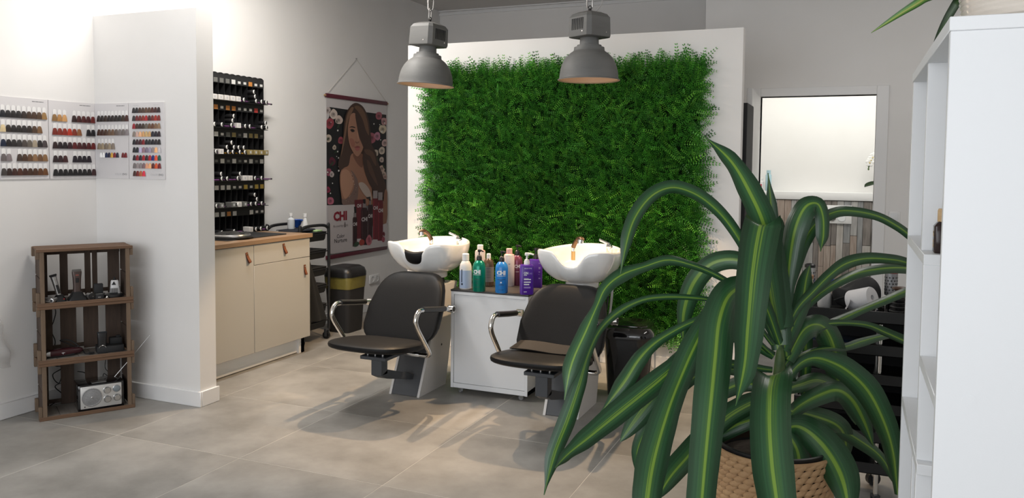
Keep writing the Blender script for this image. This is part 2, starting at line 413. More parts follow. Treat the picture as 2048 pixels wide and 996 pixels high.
def swatch_card(name, label, origin, R, w, h, rows, tw, th, tabh, y0, dy, xm, pitch, logo=None):
    """card in local XZ plane (x right, z up, -y to the viewer), origin at its top left corner"""
    t = thing(name, label, 'swatch card', origin, R, 'hair colour swatch cards')
    MB().bb(.001, w-.001, -.006, 0, -h, 0).build('card', card_m, t, bevel=.001, seg=1)
    if ('tm', tw, th) not in FONTC: FONTC[('tm', tw, th)] = tuft_mesh(tw, th)
    base = FONTC[('tm', tw, th)]
    tabme = None
    if tabh:
        k = ('tab', tw, tabh)
        if k not in FONTC: FONTC[k] = MB().prism([(-tw*.36, 0), (tw*.36, 0), (tw*.36, tabh*.75), (tw*.18, tabh), (-tw*.18, tabh), (-tw*.36, tabh*.75)], 0, .0012, Matrix.Rotation(PI/2, 4, 'X')).mesh('tab')
        tabme = FONTC[k]
    for r, row in enumerate(rows):
        z = -(y0+r*dy)
        for c, colr in enumerate(row):
            if colr is None: continue
            me = base.copy(); me.materials.clear()
            key = ('tme', tw, th)+colr
            if key not in FONTC: me.materials.append(tuft_mat(colr)); FONTC[key] = me
            else: bpy.data.meshes.remove(me); me = FONTC[key]
            o = put('hair_tuft', me, None, t, T(xm+c*pitch, -.007, z))
            if tabme: put('tab', tabme, tab_m, o, T(0, .0, -.002))
    fl_ = Matrix.Rotation(PI/2, 4, 'X')
    if not logo: scrib('small_print', lett, t, T(w*.78, -.0065, -.017) @ fl_, w*.24, .0035, seed=5)
    else:
        for q in (.22, .78): scrib('small_print', lettl, t, T(w*q, -.0065, -.017) @ fl_, w*.16, .002, seed=int(q*50))
    if logo:
        text('logo', 'COLOR', lettl, t, T(w*.70, -.0065, -h+.028) @ fl_, w=w*.20, h=.012)
        text('logo', 'EVO', lett, t, T(w*.885, -.0065, -h+.028) @ fl_, w=w*.12, h=.012, bold=.01)
    return t
RL = PI/2      # cards on the left wall face +X
ZT = 1.765
def card_at(Y): return (XL, Y, ZT)
swatch_card('swatch_card', 'leftmost white swatch card, five rows of black to blond tufts, cut by the picture edge', (XL, 2.955, ZT), RL, .289, .452, C1, .031, .040, .030, .074, .079, .018, .0305)
swatch_card('swatch_card', 'white swatch card with red and auburn tufts, left of the wall corner', (XL, 3.246, ZT), RL, .306, .452, C2, .031, .040, .030, .079, .079, .036, .0318)
swatch_card('swatch_card', 'white swatch card, four rows of tufts and empty lower part, right of the corner', (XL+.004, YP, ZT), 0, .276, .452, C3[:3], .029, .038, .028, .072, .083, .038, .0286)
cc = bpy.data.objects['swatch_card.002']
base3 = tuft_mesh(.022, .030)
for c, colr in enumerate(C3[3]):
    if colr is None: continue
    me = base3.copy(); me.materials.append(tuft_mat(colr)); put('hair_tuft', me, None, cc, T(.052+c*.0225, -.007, -.295))
_fl = Matrix.Rotation(PI/2, 4, 'X')
text('logo', 'COLOR', lettl, cc, T(.19, -.0065, -.424) @ _fl, w=.055, h=.012); text('logo', 'EVO', lett, cc, T(.242, -.0065, -.424) @ _fl, w=.034, h=.012, bold=.01)
swatch_card('swatch_card', 'rightmost narrow swatch card, nine rows of small bright tufts, nearest the partition edge', (-3.968, YP, ZT), 0, .284, .452, C4, .024, .032, 0, .030, .0465, .046, .0245, logo=True)

# ------------------------------------------------------------------ stacked fruit crates in the corner
wood_d = mat('crate_wood_dark', (.045, .029, .021, 1), .75, noise=.7, nscale=7, col2=(.095, .06, .041, 1), stretch=(7, 7, .8), bump=.4, bscale=60)
wood_h = mat('crate_wood_rail', (.085, .046, .026, 1), .7, noise=.7, nscale=7, col2=(.19, .105, .058, 1), stretch=(.8, 7, 7), bump=.4, bscale=60)
wood_e = mat('crate_wood_edge', (.115, .075, .047, 1), .7, noise=.7, nscale=7, col2=(.20, .138, .09, 1), stretch=(7, 7, .8), bump=.4, bscale=60)
wood_g = mat('crate_wood_grey', (.22, .19, .165, 1), .8, noise=.7, nscale=6, col2=(.40, .36, .32, 1), stretch=(7, .9, 7), bump=.3, bscale=60)
CRL = Vector((-4.030, 2.994, 0)); CRA = math.radians(58.4837); CW, CD, CH = .470, .235, .313
def crate(label, z, slats, gap=0):
    t = thing('wooden_crate', label, 'crate', (CRL.x, CRL.y, z), CRA, 'stacked fruit crates')
    rc = random.Random(int(z*1000)+3)
    # end boards: two planks plus front and back corner posts outside
    for sx in (0, 1):
        X0, X1 = (.012, .024) if sx == 0 else (CW-.024, CW-.012)
        for z0, z1 in ((.018, .150), (.156, CH-.014)): MB().bb(X0, X1, .05 if gap and sx else .004, CD-.01, z0, z1).build('end_board', wood_d, t, bevel=.0015, seg=1)
        P0, P1 = (-.006, .012) if sx == 0 else (CW-.012, CW+.006)
        for yy in (.0, CD-.035): 
            MB().bb(P0, P1, yy, yy+.03, .0, .075).build('corner_block', wood_e, t, bevel=.002, seg=1)
            MB().bb(P0, P1, yy, yy+.03, CH-.055, CH-.002).build('corner_block', wood_e, t, bevel=.002, seg=1)
        E0, E1 = (.012, .034) if sx == 0 else (CW-.034, CW-.012)
        MB().bb(E0, E1, -.006, .004, .018, CH-.014).build('corner_post', wood_e, t, bevel=.002, seg=1)
    # bottom and top rails along the width, floor planks running back
    MB().bb(-.004, CW+.004, -.010, .002, .0, .020).build('front_rail', wood_h, t, bevel=.002, seg=1)
    MB().bb(-.004, CW+.004, -.009, .003, CH-.016, CH).build('top_rail', wood_h, t, bevel=.002, seg=1)
    edges = [.024]; 
    while edges[-1] < CW-.03: edges.append(min(edges[-1]+rc.uniform(.065, .11), CW-.024))
    for a, b in zip(edges, edges[1:]): MB().bb(a+.0012, b-.0012, .003, CD-.002, .002, .012+rc.uniform(0, .002)).build('floor_plank', wood_g, t, bevel=.001, seg=1)
    for a, b in ((.004, .075), (.085, .150), (.160, CD-.002)): MB().bb(.0, CW, a, b, CH-.012, CH-.001).build('top_slat', wood_h, t, bevel=.0015, seg=1)
    IW = CW-.048
    for a, b in slats: MB().bb(.024+a*IW, .024+b*IW, CD-.012, CD-.002, .018, CH-.014).build('back_slat', wood_d, t, bevel=.0015, seg=1)
    MB().bb(.024, CW-.024, CD-.002, CD+.008, CH-.055, CH-.028).build('back_batten', wood_d, t, bevel=.001, seg=1)
    MB().bb(.024, CW-.024, CD-.002, CD+.008, .028, .05).build('back_batten', wood_d, t, bevel=.001, seg=1)
    return t
crate('bottom crate of the wooden stack, holding the radio', 0, [(0, .096), (.243, .404), (.537, .693), (.821, .98)], 1)
crate('middle crate of the wooden stack, holding a clipper and a charger', CH, [(0, .157), (.249, .442), (.53, .714), (.806, 1)])
crate('top crate of the wooden stack, filled with hair trimmers', 2*CH, [(0, .11), (.257, .352), (.557, .63), (.65, .713), (.843, .99)])
def in_crate(name, label, cat, x, y, k, rz=0, group=None):
    p = CRL + Vector((math.cos(CRA)*x-math.sin(CRA)*y, math.sin(CRA)*x+math.cos(CRA)*y, 0))
    return thing(name, label, cat, (p.x, p.y, k*CH+.0145), CRA+rz, group)
silver = mat('silver_plastic', (.55, .54, .53, 1), .25, .8)
brownm = mat('bronze_plastic', (.085, .058, .05, 1), .35, .3)
whitep = mat('white_plastic', (.78, .77, .76, 1), .35)
redp = mat('red_dot', (.5, .02, .02, 1), .4)
def rrect(w, d, r=.3, n=5):
    """rounded rectangle ring points (x, y), w, d full sizes, r fraction of the smaller half"""
    R = min(w, d)/2*r; out = []
    for cx, cy, a0 in ((w/2-R, d/2-R, 0), (-w/2+R, d/2-R, 90), (-w/2+R, -d/2+R, 180), (w/2-R, -d/2+R, 270)):
        for i in range(n): a = math.radians(a0+90*i/(n-1)); out.append((cx+R*math.cos(a), cy+R*math.sin(a)))
    return out
def stack(sections, r=.6, M=None, shift=None):
    """loft of rounded-rectangle sections [(z, w, d, dx, dy)]"""
    rings = []
    for q in sections:
        z, w, d = q[:3]; dx, dy = (q[3:5] if len(q) > 3 else (0, 0))
        ring = [Vector((x+dx, y+dy, z)) for x, y in rrect(w, d, r)]
        if M is not None: ring = [M @ p for p in ring]
        rings.append(ring)
    return MB().loft(rings)
# slim silver trimmer leaning in its stand
t = in_crate('hair_trimmer', 'slim silver trimmer leaning in a black charging stand', 'hair trimmer', .113, .085, 2)
stack([(0, .062, .075), (.012, .06, .07), (.028, .04, .045), (.034, .03, .03)], .6).build('charging_stand', blackp, t)
LM = T(0, .0, .022) @ Matrix.Rotation(math.radians(-14), 4, 'Y')
stack([(0, .024, .022), (.03, .026, .024), (.09, .028, .026), (.118, .031, .026)], .9, LM).build('body', silver, t)
stack([(.118, .031, .02), (.124, .038, .014), (.13, .036, .006)], .4, LM).build('blade', blackm, t)
stack([(.02, .012, .004, .003, -.0125), (.07, .012, .004, .003, -.014)], .9, LM).build('grip', blackp, t)
MB().ell((.018, -.036, .013), (.004, .002, .003), nu=10, nv=6).build('indicator', redp, t)
# bronze clipper upright in its stand
t = in_crate('hair_clipper', 'tall bronze hair clipper upright in a black flared charging stand', 'hair clipper', .200, .085, 2)
stack([(0, .098, .085), (.006, .096, .083), (.022, .07, .06), (.045, .046, .042)], .35).build('charging_stand', blackp, t)
stack([(.03, .04, .034), (.08, .038, .032), (.12, .042, .032), (.15, .048, .03), (.158, .048, .026)], .6).build('body', brownm, t)
stack([(.158, .047, .02), (.164, .046, .012), (.170, .044, .005)], .3).build('blade', steel, t)
MB().bb(-.008, .008, -.0185, -.015, .096, .122).build('switch', blackp, t, bevel=.001, seg=1)
MB().bb(-.008, .008, -.0175, -.014, .136, .142).build('badge', mat('badge_red', (.3, .08, .06, 1), .4), t)
# two little trimmers lying at the left
for k, (x, y, rz, lb) in enumerate(((.05, .045, .5, 'small silver trimmer lying at the left post of the top crate'), (.083, .04, -.55, 'silver trimmer lying with its round end to the front in the top crate'))):
    t = in_crate('detail_trimmer', lb, 'hair trimmer', x, y, 2, rz)
    Mx = T(0, -.035, .0145) @ Matrix.Rotation(-PI/2, 4, 'X')
    MB().lathe([(0, 0), (.012, .001), (.0135, .006), (.0115, .03), (.0105, .06)], 18, Mx).build('body', silver, t)
    MB().lathe([(.0105, .06), (.0115, .065), (.010, .085), (0, .09)], 18, Mx).build('grip', blackp, t)
    MB().lathe([(0, -.0015), (.006, -.001), (.007, .001)], 14, Mx).build('end_cap', blackm, t)
# short trimmer with a black round front
t = in_crate('detail_trimmer', 'stubby silver trimmer with a black round face, right of the bronze clipper', 'hair trimmer', .262, .04, 2, .15)
Mx = T(0, -.026, .0195) @ Matrix.Rotation(-PI/2, 4, 'X') 
MB().lathe([(0, 0), (.017, .001), (.0185, .005)], 20, Mx).build('face', blackp, t)
MB().lathe([(.0185, .005), (.019, .008), (.0165, .04), (.014, .07), (0, .073)], 20, Mx).build('body', silver, t)
MB().lathe([(0, -.0005), (.0018, -.0005), (.0018, .0005)], 8, Mx @ T(.004, 0, 0)).build('charging_pin', steel, t)
# black box charger
t = in_crate('charger_box', 'matt black box charger between the stubby and the white trimmer', 'charger', .306, .06, 2, -.06)
stack([(0, .052, .06), (.028, .05, .056), (.031, .046, .05)], .25).build('base', blackp, t)
MB().bb(-.024, .022, -.005, .028, .028, .082).build('holder', blackm, t, bevel=.003)
MB().bb(-.007, .007, -.0305, -.029, .008, .013).build('badge', silver, t)
# white trimmer on a round base with comb
t = in_crate('hair_trimmer', 'white trimmer with black comb standing on a black round base', 'hair trimmer', .388, .085, 2, -.1)
MB().lathe([(0, 0), (.052, .0), (.054, .006), (.05, .014), (.03, .018), (0, .019)], 28).build('charging_base', blackp, t)
stack([(.015, .058, .04, .006, .01), (.05, .05, .036, .006, .01), (.088, .042, .032, .006, .01), (.094, .036, .028, .006, .01)], .7).build('body', whitep, t)
stack([(.092, .018, .016, .004, .01), (.104, .01, .008, .004, .01), (.115, .002, .002, .004, .01)], .6).build('blade', blackm, t)
MB().prism([(-.012, .068), (.010, .068), (-.001, .088)], .0088, .0105, Matrix.Rotation(PI/2, 4, 'X')).build('emblem', blackm, t)
cm = MB()
for i in range(9): cm.bb(-.022+i*.0048, -.0205+i*.0048, -.016, -.0135, .018, .05)
cm.bb(-.023, .019, -.017, -.012, .016, .024); cm.build('comb', blackp, t)
t = in_crate('trimmer_knob', 'tiny chrome ball beside the black round base in the top crate', 'knob', .341, .022, 2)
MB().ell((0, 0, .008), (.008, .008, .008), nu=14, nv=10).build('ball', chrome, t)
MB().lathe([(0, 0), (.006, .0), (.004, .004)], 12).build('foot', blackp, t)
# middle crate: clipper lying with cord
t = in_crate('corded_clipper', 'dark maroon corded clipper lying on its side in the middle crate', 'hair clipper', .142, .085, 1, .10)
maroon = mat('maroon_plastic', (.05, .012, .016, 1), .25)
Mx = T(-.085, 0, .024) @ Matrix.Rotation(PI/2, 4, 'Y')
stack([(0, .036, .046), (.04, .042, .05), (.1, .044, .048), (.15, .032, .036), (.165, .018, .02)], .8, Mx).build('body', maroon, t)
stack([(-.02, .02, .044), (-.012, .026, .046), (0, .03, .046)], .3, Mx).build('blade', steel, t)
stack([(-.015, .010, .03, .016, 0), (.02, .010, .04, .0165, 0), (.12, .010, .044, .0165, 0)], .4, Mx).build('lower_shell', blackp, t)
MB().bb(-.03, -.014, -.0265, -.022, .022, .0245).bb(-.024, -.0215, -.0265, -.022, .016, .026).build('lettering', whitep, t)
MB().tube(crom([(.08, 0, .024), (.03, .03, .075), (-.02, .05, .08), (.01, .07, .06), (.08, .02, .02), (.085, -.03, .006), (.10, -.05, .006), (.11, -.05, .008)], 40), .0032, 8).build('cord', blackm, t)
MB().bb(.10, .128, -.057, -.043, .001, .013).build('plug', blackp, t, bevel=.002, seg=1)
t = in_crate('charging_dock', 'wide matt black charging dock with a trimmer in it, right in the middle crate', 'charger', .36, .08, 1, -.05)
MB().bb(-.07, .07, -.045, .05, 0, .038).build('dock', blackm, t, bevel=.004)
MB().bb(.0, .065, .0, .045, .038, .075).bb(.035, .058, .005, .03, .075, .085).build('rear_block', blackm, t, bevel=.004)
stack([(.02, .044, .04), (.08, .046, .04), (.11, .05, .036), (.118, .05, .03)], .5, T(-.042, -.02, 0) @ Matrix.Rotation(math.radians(5), 4, 'X')).build('trimmer_body', blackp, t)
stack([(.118, .05, .018), (.122, .049, .006)], .3, T(-.042, -.02, 0) @ Matrix.Rotation(math.radians(5), 4, 'X')).build('blade', charcoal, t)
MB().tube([(-.042+.018*math.cos(a), -.052, .03+.016*math.sin(a)) for a in np.linspace(.2, PI-.2, 12)], .0015, 6).build('trim_ring', silver, t)
t = in_crate('label_tag', 'small blank white tag lying at the back of the middle crate', 'tag', .215, .2, 1)
MB().bb(-.016, .016, -.004, .004, 0, .013).build('tag', whitep, t, bevel=.001, seg=1)
# radio
t = in_crate('radio', 'silver-fronted table radio with round speaker and four knobs in the bottom crate', 'radio', .302, .0, 0, .0)
face = mat('radio_silver', (.62, .61, .59, 1), .35, .35)
MB().bb(-.118, .118, .012, .175, 0, .148).build('housing', blackg, t, bevel=.005)
MB().bb(-.106, .104, .006, .0125, .014, .140).build('front_panel', face, t, bevel=.004)
fx = lambda x, z: T(x, .006, z) @ Matrix.Rotation(PI/2, 4, 'X')
mesh_m = mat('speaker_mesh', (.40, .40, .41, 1), .5, .4, noise=.3, nscale=400, col2=(.2, .2, .2, 1))
sp = MB().lathe([(.0505, 0), (.052, .003), (.048, .004), (.046, .002), (.03, .0035), (.012, .006), (0, .007)], 40).build('speaker', mesh_m, t, M=fx(-.049, .077))
MB().tube([(.0505*math.cos(a), .0505*math.sin(a), .002) for a in np.linspace(0, 2*PI, 41)[:-1]], .0016, 6, closed=True).build('speaker_ring', silver, sp)
MB().ell((0, 0, .006), (.006, .006, .003), nu=14, nv=8).build('dust_cap', silver, sp)
for x, z, dk in ((.029, .107, 0), (.078, .109, 1), (.030, .056, 0), (.080, .058, 0)):
    k = MB().lathe([(.020, 0), (.0205, .002), (.019, .003)], 28).build('knob_ring', silver, t, M=fx(x, z))
    if dk: MB().lathe([(.0185, .002), (.0165, .0035), (0, .0035)], 28).build('dial', mat('dial_glass', (.22, .25, .27, 1), .15), k)
    else:
        kn = MB().lathe([(.0165, .002), (.0155, .014), (.0145, .0155), (0, .0155)], 28).build('knob', steel, k)
for q in range(1): MB().lathe([(.0035, 0), (.0035, .001), (0, .001)], 12).build('jack', blackm, t, M=fx(-.085, .026))
MB().bb(-.045, .03, .03, .07, .148, .152).build('top_buttons', steel, t, bevel=.001, seg=1)
scrib('small_print', lettl, t, T(-.086, .0055, .1335) @ _fl, .028, .003, seed=2)
scrib('small_print', lettl, t, T(.074, .0055, .1335) @ _fl, .045, .0025, seed=3)
MB().tube([(.095, .06, .149), (.074, .04, .168)], .0030, 8).tube([(.074, .04, .168), (.135, .04, .236), (.262, .036, .385)], [.0021, .0016, .0007], 8).ell((.262, .036, .385), (.003, .003, .003), nu=8, nv=6).build('antenna', steel, t)
# cables hanging behind the crates
def cable(label, pts, r=.0028):
    p0 = []
    for x, y, z in pts:
        p = CRL + Vector((math.cos(CRA)*x-math.sin(CRA)*y, math.sin(CRA)*x+math.cos(CRA)*y, 0)); p0.append((p.x, p.y, z))
    o = MB().tube(crom(p0, len(pts)*9), r, 7).build('power_cable', blackm); tag(o, label, 'cable', 'cables behind the crates')
cable('black cable hanging behind the left gap of the middle crate', [(.08, .255, .63), (.11, .255, .56), (.10, .257, .50), (.085, .256, .45), (.105, .256, .38), (.09, .255, .32)])
cable('thin black cable hanging behind the right gap of the middle crate', [(.365, .255, .64), (.37, .256, .57), (.385, .256, .52), (.38, .256, .46), (.385, .256, .40), (.375, .255, .31)], .002)
cable('tangled black cables looping behind the left gap of the bottom crate', [(.075, .255, .31), (.10, .256, .24), (.16, .256, .23), (.09, .257, .19), (.12, .258, .135), (.15, .257, .22), (.17, .256, .15), (.10, .257, .12), (.14, .256, .055), (.07, .256, .01)])
cable('black cable curving up behind the radio from the second gap', [(.215, .256, .19), (.255, .256, .175), (.26, .254, .14), (.23, .254, .12), (.22, .254, .01)])
cable('thin black cable dropping behind the radio in the right gap', [(.378, .255, .31), (.365, .256, .24), (.362, .256, .19), (.38, .257, .16), (.375, .256, .14), (.35, .255, .15), (.35, .254, .01)], .002)

# ------------------------------------------------------------------ plastic bag at the left picture edge, hung on a wall hook
film = mat('clear_film', (.90, .90, .90, 1), .22, alpha=.38, bump=.6, bscale=18)
bagp = on_x(-62, 622, XL)
t = thing('plastic_bag', 'crumpled translucent white plastic bag hanging on the left wall, cut by the picture edge', 'bag', (XL, bagp.y, bagp.z))
rb = random.Random(3); ph = [rb.uniform(0, 6) for _ in range(6)]
def bagf(u, v):
    w = .19*(.75+.45*v); x = (u-.5)*2*w
    d = .035+.03*math.sin(PI*v)+.012*math.sin(9*u+ph[0]+5*v)+.009*math.sin(17*u+ph[1]-9*v)+.008*math.sin(23*v+ph[2])
    return (max(d*math.sin(PI*min(max(u, .0), 1))**.5, .004), x+.012*math.sin(14*v+ph[3]), -.33*v+.018*math.sin(7*u+ph[4])*v)
MB().grid(bagf, 26, 26).build('film', film, t)
MB().bb(0, .012, -.02, .02, -.01, .02).build('hook', steel, t, bevel=.002)
# ------------------------------------------------------------------ counter cabinet
cream = mat('cabinet_cream', (.445, .425, .388, 1), .5)
oak = mat('worktop_oak', (.23, .14, .078, 1), .5, noise=.6, nscale=5, col2=(.33, .21, .125, 1), stretch=(10, .8, 10))
tan = mat('tan_leather', (.18, .052, .018, 1), .55, bump=.2, bscale=120)
CX = -3.72; Y0, YM, Y1 = 3.69, 4.342, 4.955
cab = thing('base_cabinet', 'cream base cabinet with leather pull tabs under the oak worktop', 'cabinet', (CX, Y0, 0))
k = thing
def L(y): return y-Y0
MB().bb(XL+.016-CX, -.022, .0, L(Y1)-.002, .118, .862).build('carcass', white_lam, cab)
MB().bb(-.075, -.06, .0, L(Y1)-.06, .006, .118).build('plinth', trim_white, cab)
MB().bb(-.06, -.04, L(Y1)-.085, L(Y1)-.02, 0, .118).bb(-.08, -.04, L(Y1)-.06, L(Y1)-.02, 0, .118).build('foot_panel', trim_white, cab, bevel=.001, seg=1)
def front(name, a, b, z0, z1): return MB().bb(-.02, 0, L(a)+.0015, L(b)-.0015, z0, z1).build(name, cream, cab, bevel=.0015, seg=1)
d1 = front('door', Y0, YM, .121, .860); dr = front('drawer', YM, Y1, .722, .860); d2 = front('door', YM, Y1, .121, .719)
def pull(par, y, z, tilt):
    M = T(0, L(y), z) @ Matrix.Rotation(tilt, 4, 'X')
    prof_ = crom([(.004, .010), (.0045, -.004), (.009, -.03), (.017, -.05), (.019, -.060), (.014, -.066), (.008, -.060), (.004, -.040), (.0015, -.01), (.0012, .010)], 30)
    m1 = MB().loft([[(x, -.0105, z), (x, .0105, z)] for x, z in prof_], cap=False, closed_u=False)
    h = m1.build('leather_pull', tan, par, M=M)
    MB().lathe([(.0, .003), (.004, .0025), (.0045, 0)], 12, T(.0045, 0, -.004) @ Matrix.Rotation(PI/2, 4, 'Y')).build('screw', chrome, h)
p = on_x(493, 508, CX); pull(d1, p.y, p.z, math.radians(18))
p = on_x(567, 490, CX); pull(dr, p.y, p.z, math.radians(14))
p = on_x(609, 532, CX); pull(d2, p.y, p.z, math.radians(2))
wt = MB().bb(XL+.001, CX+.012, Y0-.004, Y1+.02, .863, .893).build('worktop', oak, bevel=.002, seg=1)
tag(wt, 'oak worktop running along the wall above the cream cabinet', 'worktop')

# ------------------------------------------------------------------ black wall rack for colour tubes
RX, RY0, RY1, RZ0, RZ1 = -4.15, 4.30, 5.022, .893, 2.05
NT, NC = 6, 12; TP = (RZ1-RZ0)/NT; CP = (RY1-RY0)/NC
rk = thing('tube_rack', 'tall black wall rack with six tiers of slots, standing on the oak worktop', 'rack', (XL, RY0, RZ0))
dep = RX-XL
MB().bb(0, .006, 0, RY1-RY0, 0, RZ1-RZ0).build('back_panel', blackm, rk)
dv = MB().bb(.006, .052, -.0012, .0012, 0, RZ1-RZ0).mesh('divider'); dv.materials.append(blackp)
for i in range(NC+1): put('divider', dv, None, rk, T(0, i*CP, 0))
sh = MB().bb(.006, dep*.94, 0, RY1-RY0, 0, .004).mesh('shelf'); sh.materials.append(blackp)
tray = MB().bb(dep*.5, dep*.55, 0, RY1-RY0, .128, TP).mesh('tier_front'); tray.materials.append(blackm)
for k_ in range(NT):
    put('shelf', sh, None, rk, T(0, 0, k_*TP)); put('tier_front', tray, None, rk, T(0, 0, k_*TP))
arc = MB()
arc.prism([(.5*CP*.96*math.cos(a)+.5*CP, .012*math.sin(a)) for a in np.linspace(0, PI, 9)], 0, dep*.5, Matrix(((0, 0, 1, 0), (1, 0, 0, 0), (0, 1, 0, 0), (0, 0, 0, 1))))
am = arc.mesh('slot_hood'); am.materials.append(blackp)
for i in range(NC): put('slot_hood', am, None, rk, T(0, i*CP, RZ1-RZ0))
lab = {'w': mat('label_white', (.72, .71, .69, 1), .5), 'o': mat('label_orange', (.62, .25, .06, 1), .5), 'r': mat('label_red', (.55, .06, .05, 1), .5),
       'y': mat('label_yellow', (.60, .42, .08, 1), .5), 'g': mat('label_grey', (.16, .16, .15, 1), .5), 't': mat('label_khaki', (.30, .23, .09, 1), .5)}
lm = {}
for kx, m in lab.items(): q = MB().bb(0, .0016, -.014, .014, -.009, .009).mesh('label'); q.materials.append(m); lm[kx] = q
lb = {}
for kx, m in lab.items(): q = MB().bb(0, .0016, -.019, .019, -.016, .016).mesh('label'); q.materials.append(m); lb[kx] = q
# label colours per tier from the top, the ten columns in view (capital = large)
rows = ['GGGGWwwOww', 'wowoowwwrw', 'WWwGTgWTTg', 'WgWgWgwWgW', 'WWWWwwywyy', 'wWWoW  Www']
for r, row in enumerate(rows):
    for c, ch in enumerate(row):
        if ch == ' ': continue
        src = (lb if ch.isupper() else lm)[ch.lower()]
        if ch in 'ory' or ch == 'O': src = lb[ch.lower()]
        put('label', src, None, rk, T(dep*.553, (c+2.5)*CP, (NT-r)*TP-.045))
# colour tubes: round caps pointing into the room, and cartons standing in the slots
cap_w = mat('cap_rim_white', (.75, .74, .72, 1), .35)
def tube_proto():
    t = thing('colour_tube', 'black hair colour tube lying in the black rack, white ring on its cap', 'tube', (0, 0, 0), 0, 'colour tubes in the black rack')
    Mx = Matrix.Rotation(PI/2, 4, 'Y')
    MB().lathe([(0, 0), (.016, .0), (.016, .05), (.014, .055)], 16, Mx).build('body', blackp, t)
    MB().lathe([(.0145, .055), (.0145, .072), (.012, .073), (0, .073)], 16, Mx).build('cap', blackm, t)
    ring = MB()
    pts = [(.0735, -.0105*math.cos(a), .0135*math.sin(a)) for a in np.linspace(-PI*.55, PI*.55, 12)]
    ring.tube(pts, [.001+.0045*math.sin(PI*i/11) for i in range(12)], 6); ring.build('cap_ring', cap_w, t)
    return t
def carton_proto(m, label):
    t = thing('colour_carton', label, 'carton', (0, 0, 0), 0, 'cartons in the black rack')
    MB().bb(0, .075, -.021, .021, -.0, .036).build('box', m, t, bevel=.001, seg=1)
    Mf = Matrix(((0, 0, 1, .0753), (1, 0, 0, 0), (0, 1, 0, .018), (0, 0, 0, 1)))
    MB().bb(-.008, .008, -.009, .009, 0, .0004).build('printed_code', lettl, t, M=Mf)
    return t
tp_ = tube_proto(); used = False
tubes = {0: [5, 7.2, 7.0, 6.8, 8.2, 9.1], 1: [0, 1.2, 2.8, 3.0, 3.2, 5.2, 6, 8.2, 9.1, 8.9], 2: [.2, 2.2, 2.0, 3.0, 3.2, 4.2, 4.0, 5.1, 4.9, 2.8], 3: [1.1, 1, 2, 3.6, 6.9, 4.2, 8.1], 4: [.2, 3.8, 6.1, 7, 7.2, 6.8, 8.1], 5: [1, 3.1, 7, 9.1, 7.9]}
zz = {0: .075, 1: .05, 2: .035}
rz_ = random.Random(2)
for r, cols in tubes.items():
    lane = {}
    for c in cols:
        col_ = int(round(c)); yy = RY0+(col_+2.5+max(-.2, min(.2, c-col_)))*CP; lv = lane.get(col_, 0); lane[col_] = lv+1
        z = RZ0+(NT-1-r)*TP+.0212+lv*.0335+(.0335*2 if 0 else 0)
        o = tp_ if not used else dup(tp_); used = True
        o.location = (XL+.030, yy, z)
cw_ = carton_proto(mat('carton_white', (.70, .67, .64, 1), .5), 'white hair colour carton in a rack slot, coded number on its end'); ck_ = carton_proto(lab['t'], 'khaki hair colour carton in the third tier of the rack')
cks = carton_proto(lab['g'], 'dark grey hair colour carton in a lower tier of the rack'); first = {}
for r, c, pr in [(0, 0, cw_), (0, 1, cw_), (0, 2, cw_), (0, 3.0, cw_), (0, 4, cw_), (1, 4, cw_), (2, 1.1, cw_), (2, 6, ck_), (2, 7, ck_), (2, 8, ck_), (2, 9.0, ck_), (3, 5, cw_), (3, 6, cw_), (4, 1.1, cks), (4, 3.1, cks), (4, 5.0, cks), (4, 4.0, cw_), (5, 6, cw_)]:
    o = pr if pr.name not in first else dup(pr); first[pr.name] = 1
    lift = .0; c = round(c+.01)
    o.location = (XL+.030, RY0+(c+2.5)*CP, RZ0+(NT-1-r)*TP+.0045+lift)
purple = mat('purple_foil', (.16, .05, .17, 1), .35, .2); gold = mat('gold_foil', (.5, .27, .03, 1), .35, .3)
def flat_tube(m, label):
    t = thing('squeezed_tube', label, 'tube', (0, 0, 0), 0, 'squeezed tubes in the black rack')
    MB().ell((0, 0, .007), (.013, .05, .006), .8, .8, 12, 8).build('body', m, t)
    MB().cyl((0, .046, .007), (0, .062, .007), .006, n=10).build('cap', blackm, t)
    return t
fp = flat_tube(purple, 'purple squeezed colour tube lying along a rack tier'); fg = flat_tube(gold, 'golden squeezed colour tube lying along the third rack tier')
ff = {}
for r, c, pr, rz in [(0, 5.3, fp, .05), (0, 8, fp, -.1), (0, 9.6, fp, .1), (1, 2.6, fp, .1), (1, 4, fp, -.2), (1, 6.6, fp, .1), (2, .6, fp, 0), (2, 2.6, fg, .1), (2, 4.6, fg, -.1), (3, .6, fp, .1), (3, 2.4, fp, -.1), (3, 3.8, fp, .12), (3, 7.6, fp, .1), (3, 9.5, fp, .1), (4, 1.2, fp, .1), (4, 3.4, fp, .2), (4, 5.9, fp, 0), (4, 8.2, fp, .1), (5, 4.1, fp, .1), (5, 9.0, fp, .1)]:
    o = pr if pr.name not in ff else dup(pr); ff[pr.name] = 1
    o.location = (RX-.02, RY0+(c+2.5)*CP, RZ0+(NT-1-r)*TP+.0045+.0006); o.rotation_euler = (0, 0, rz)

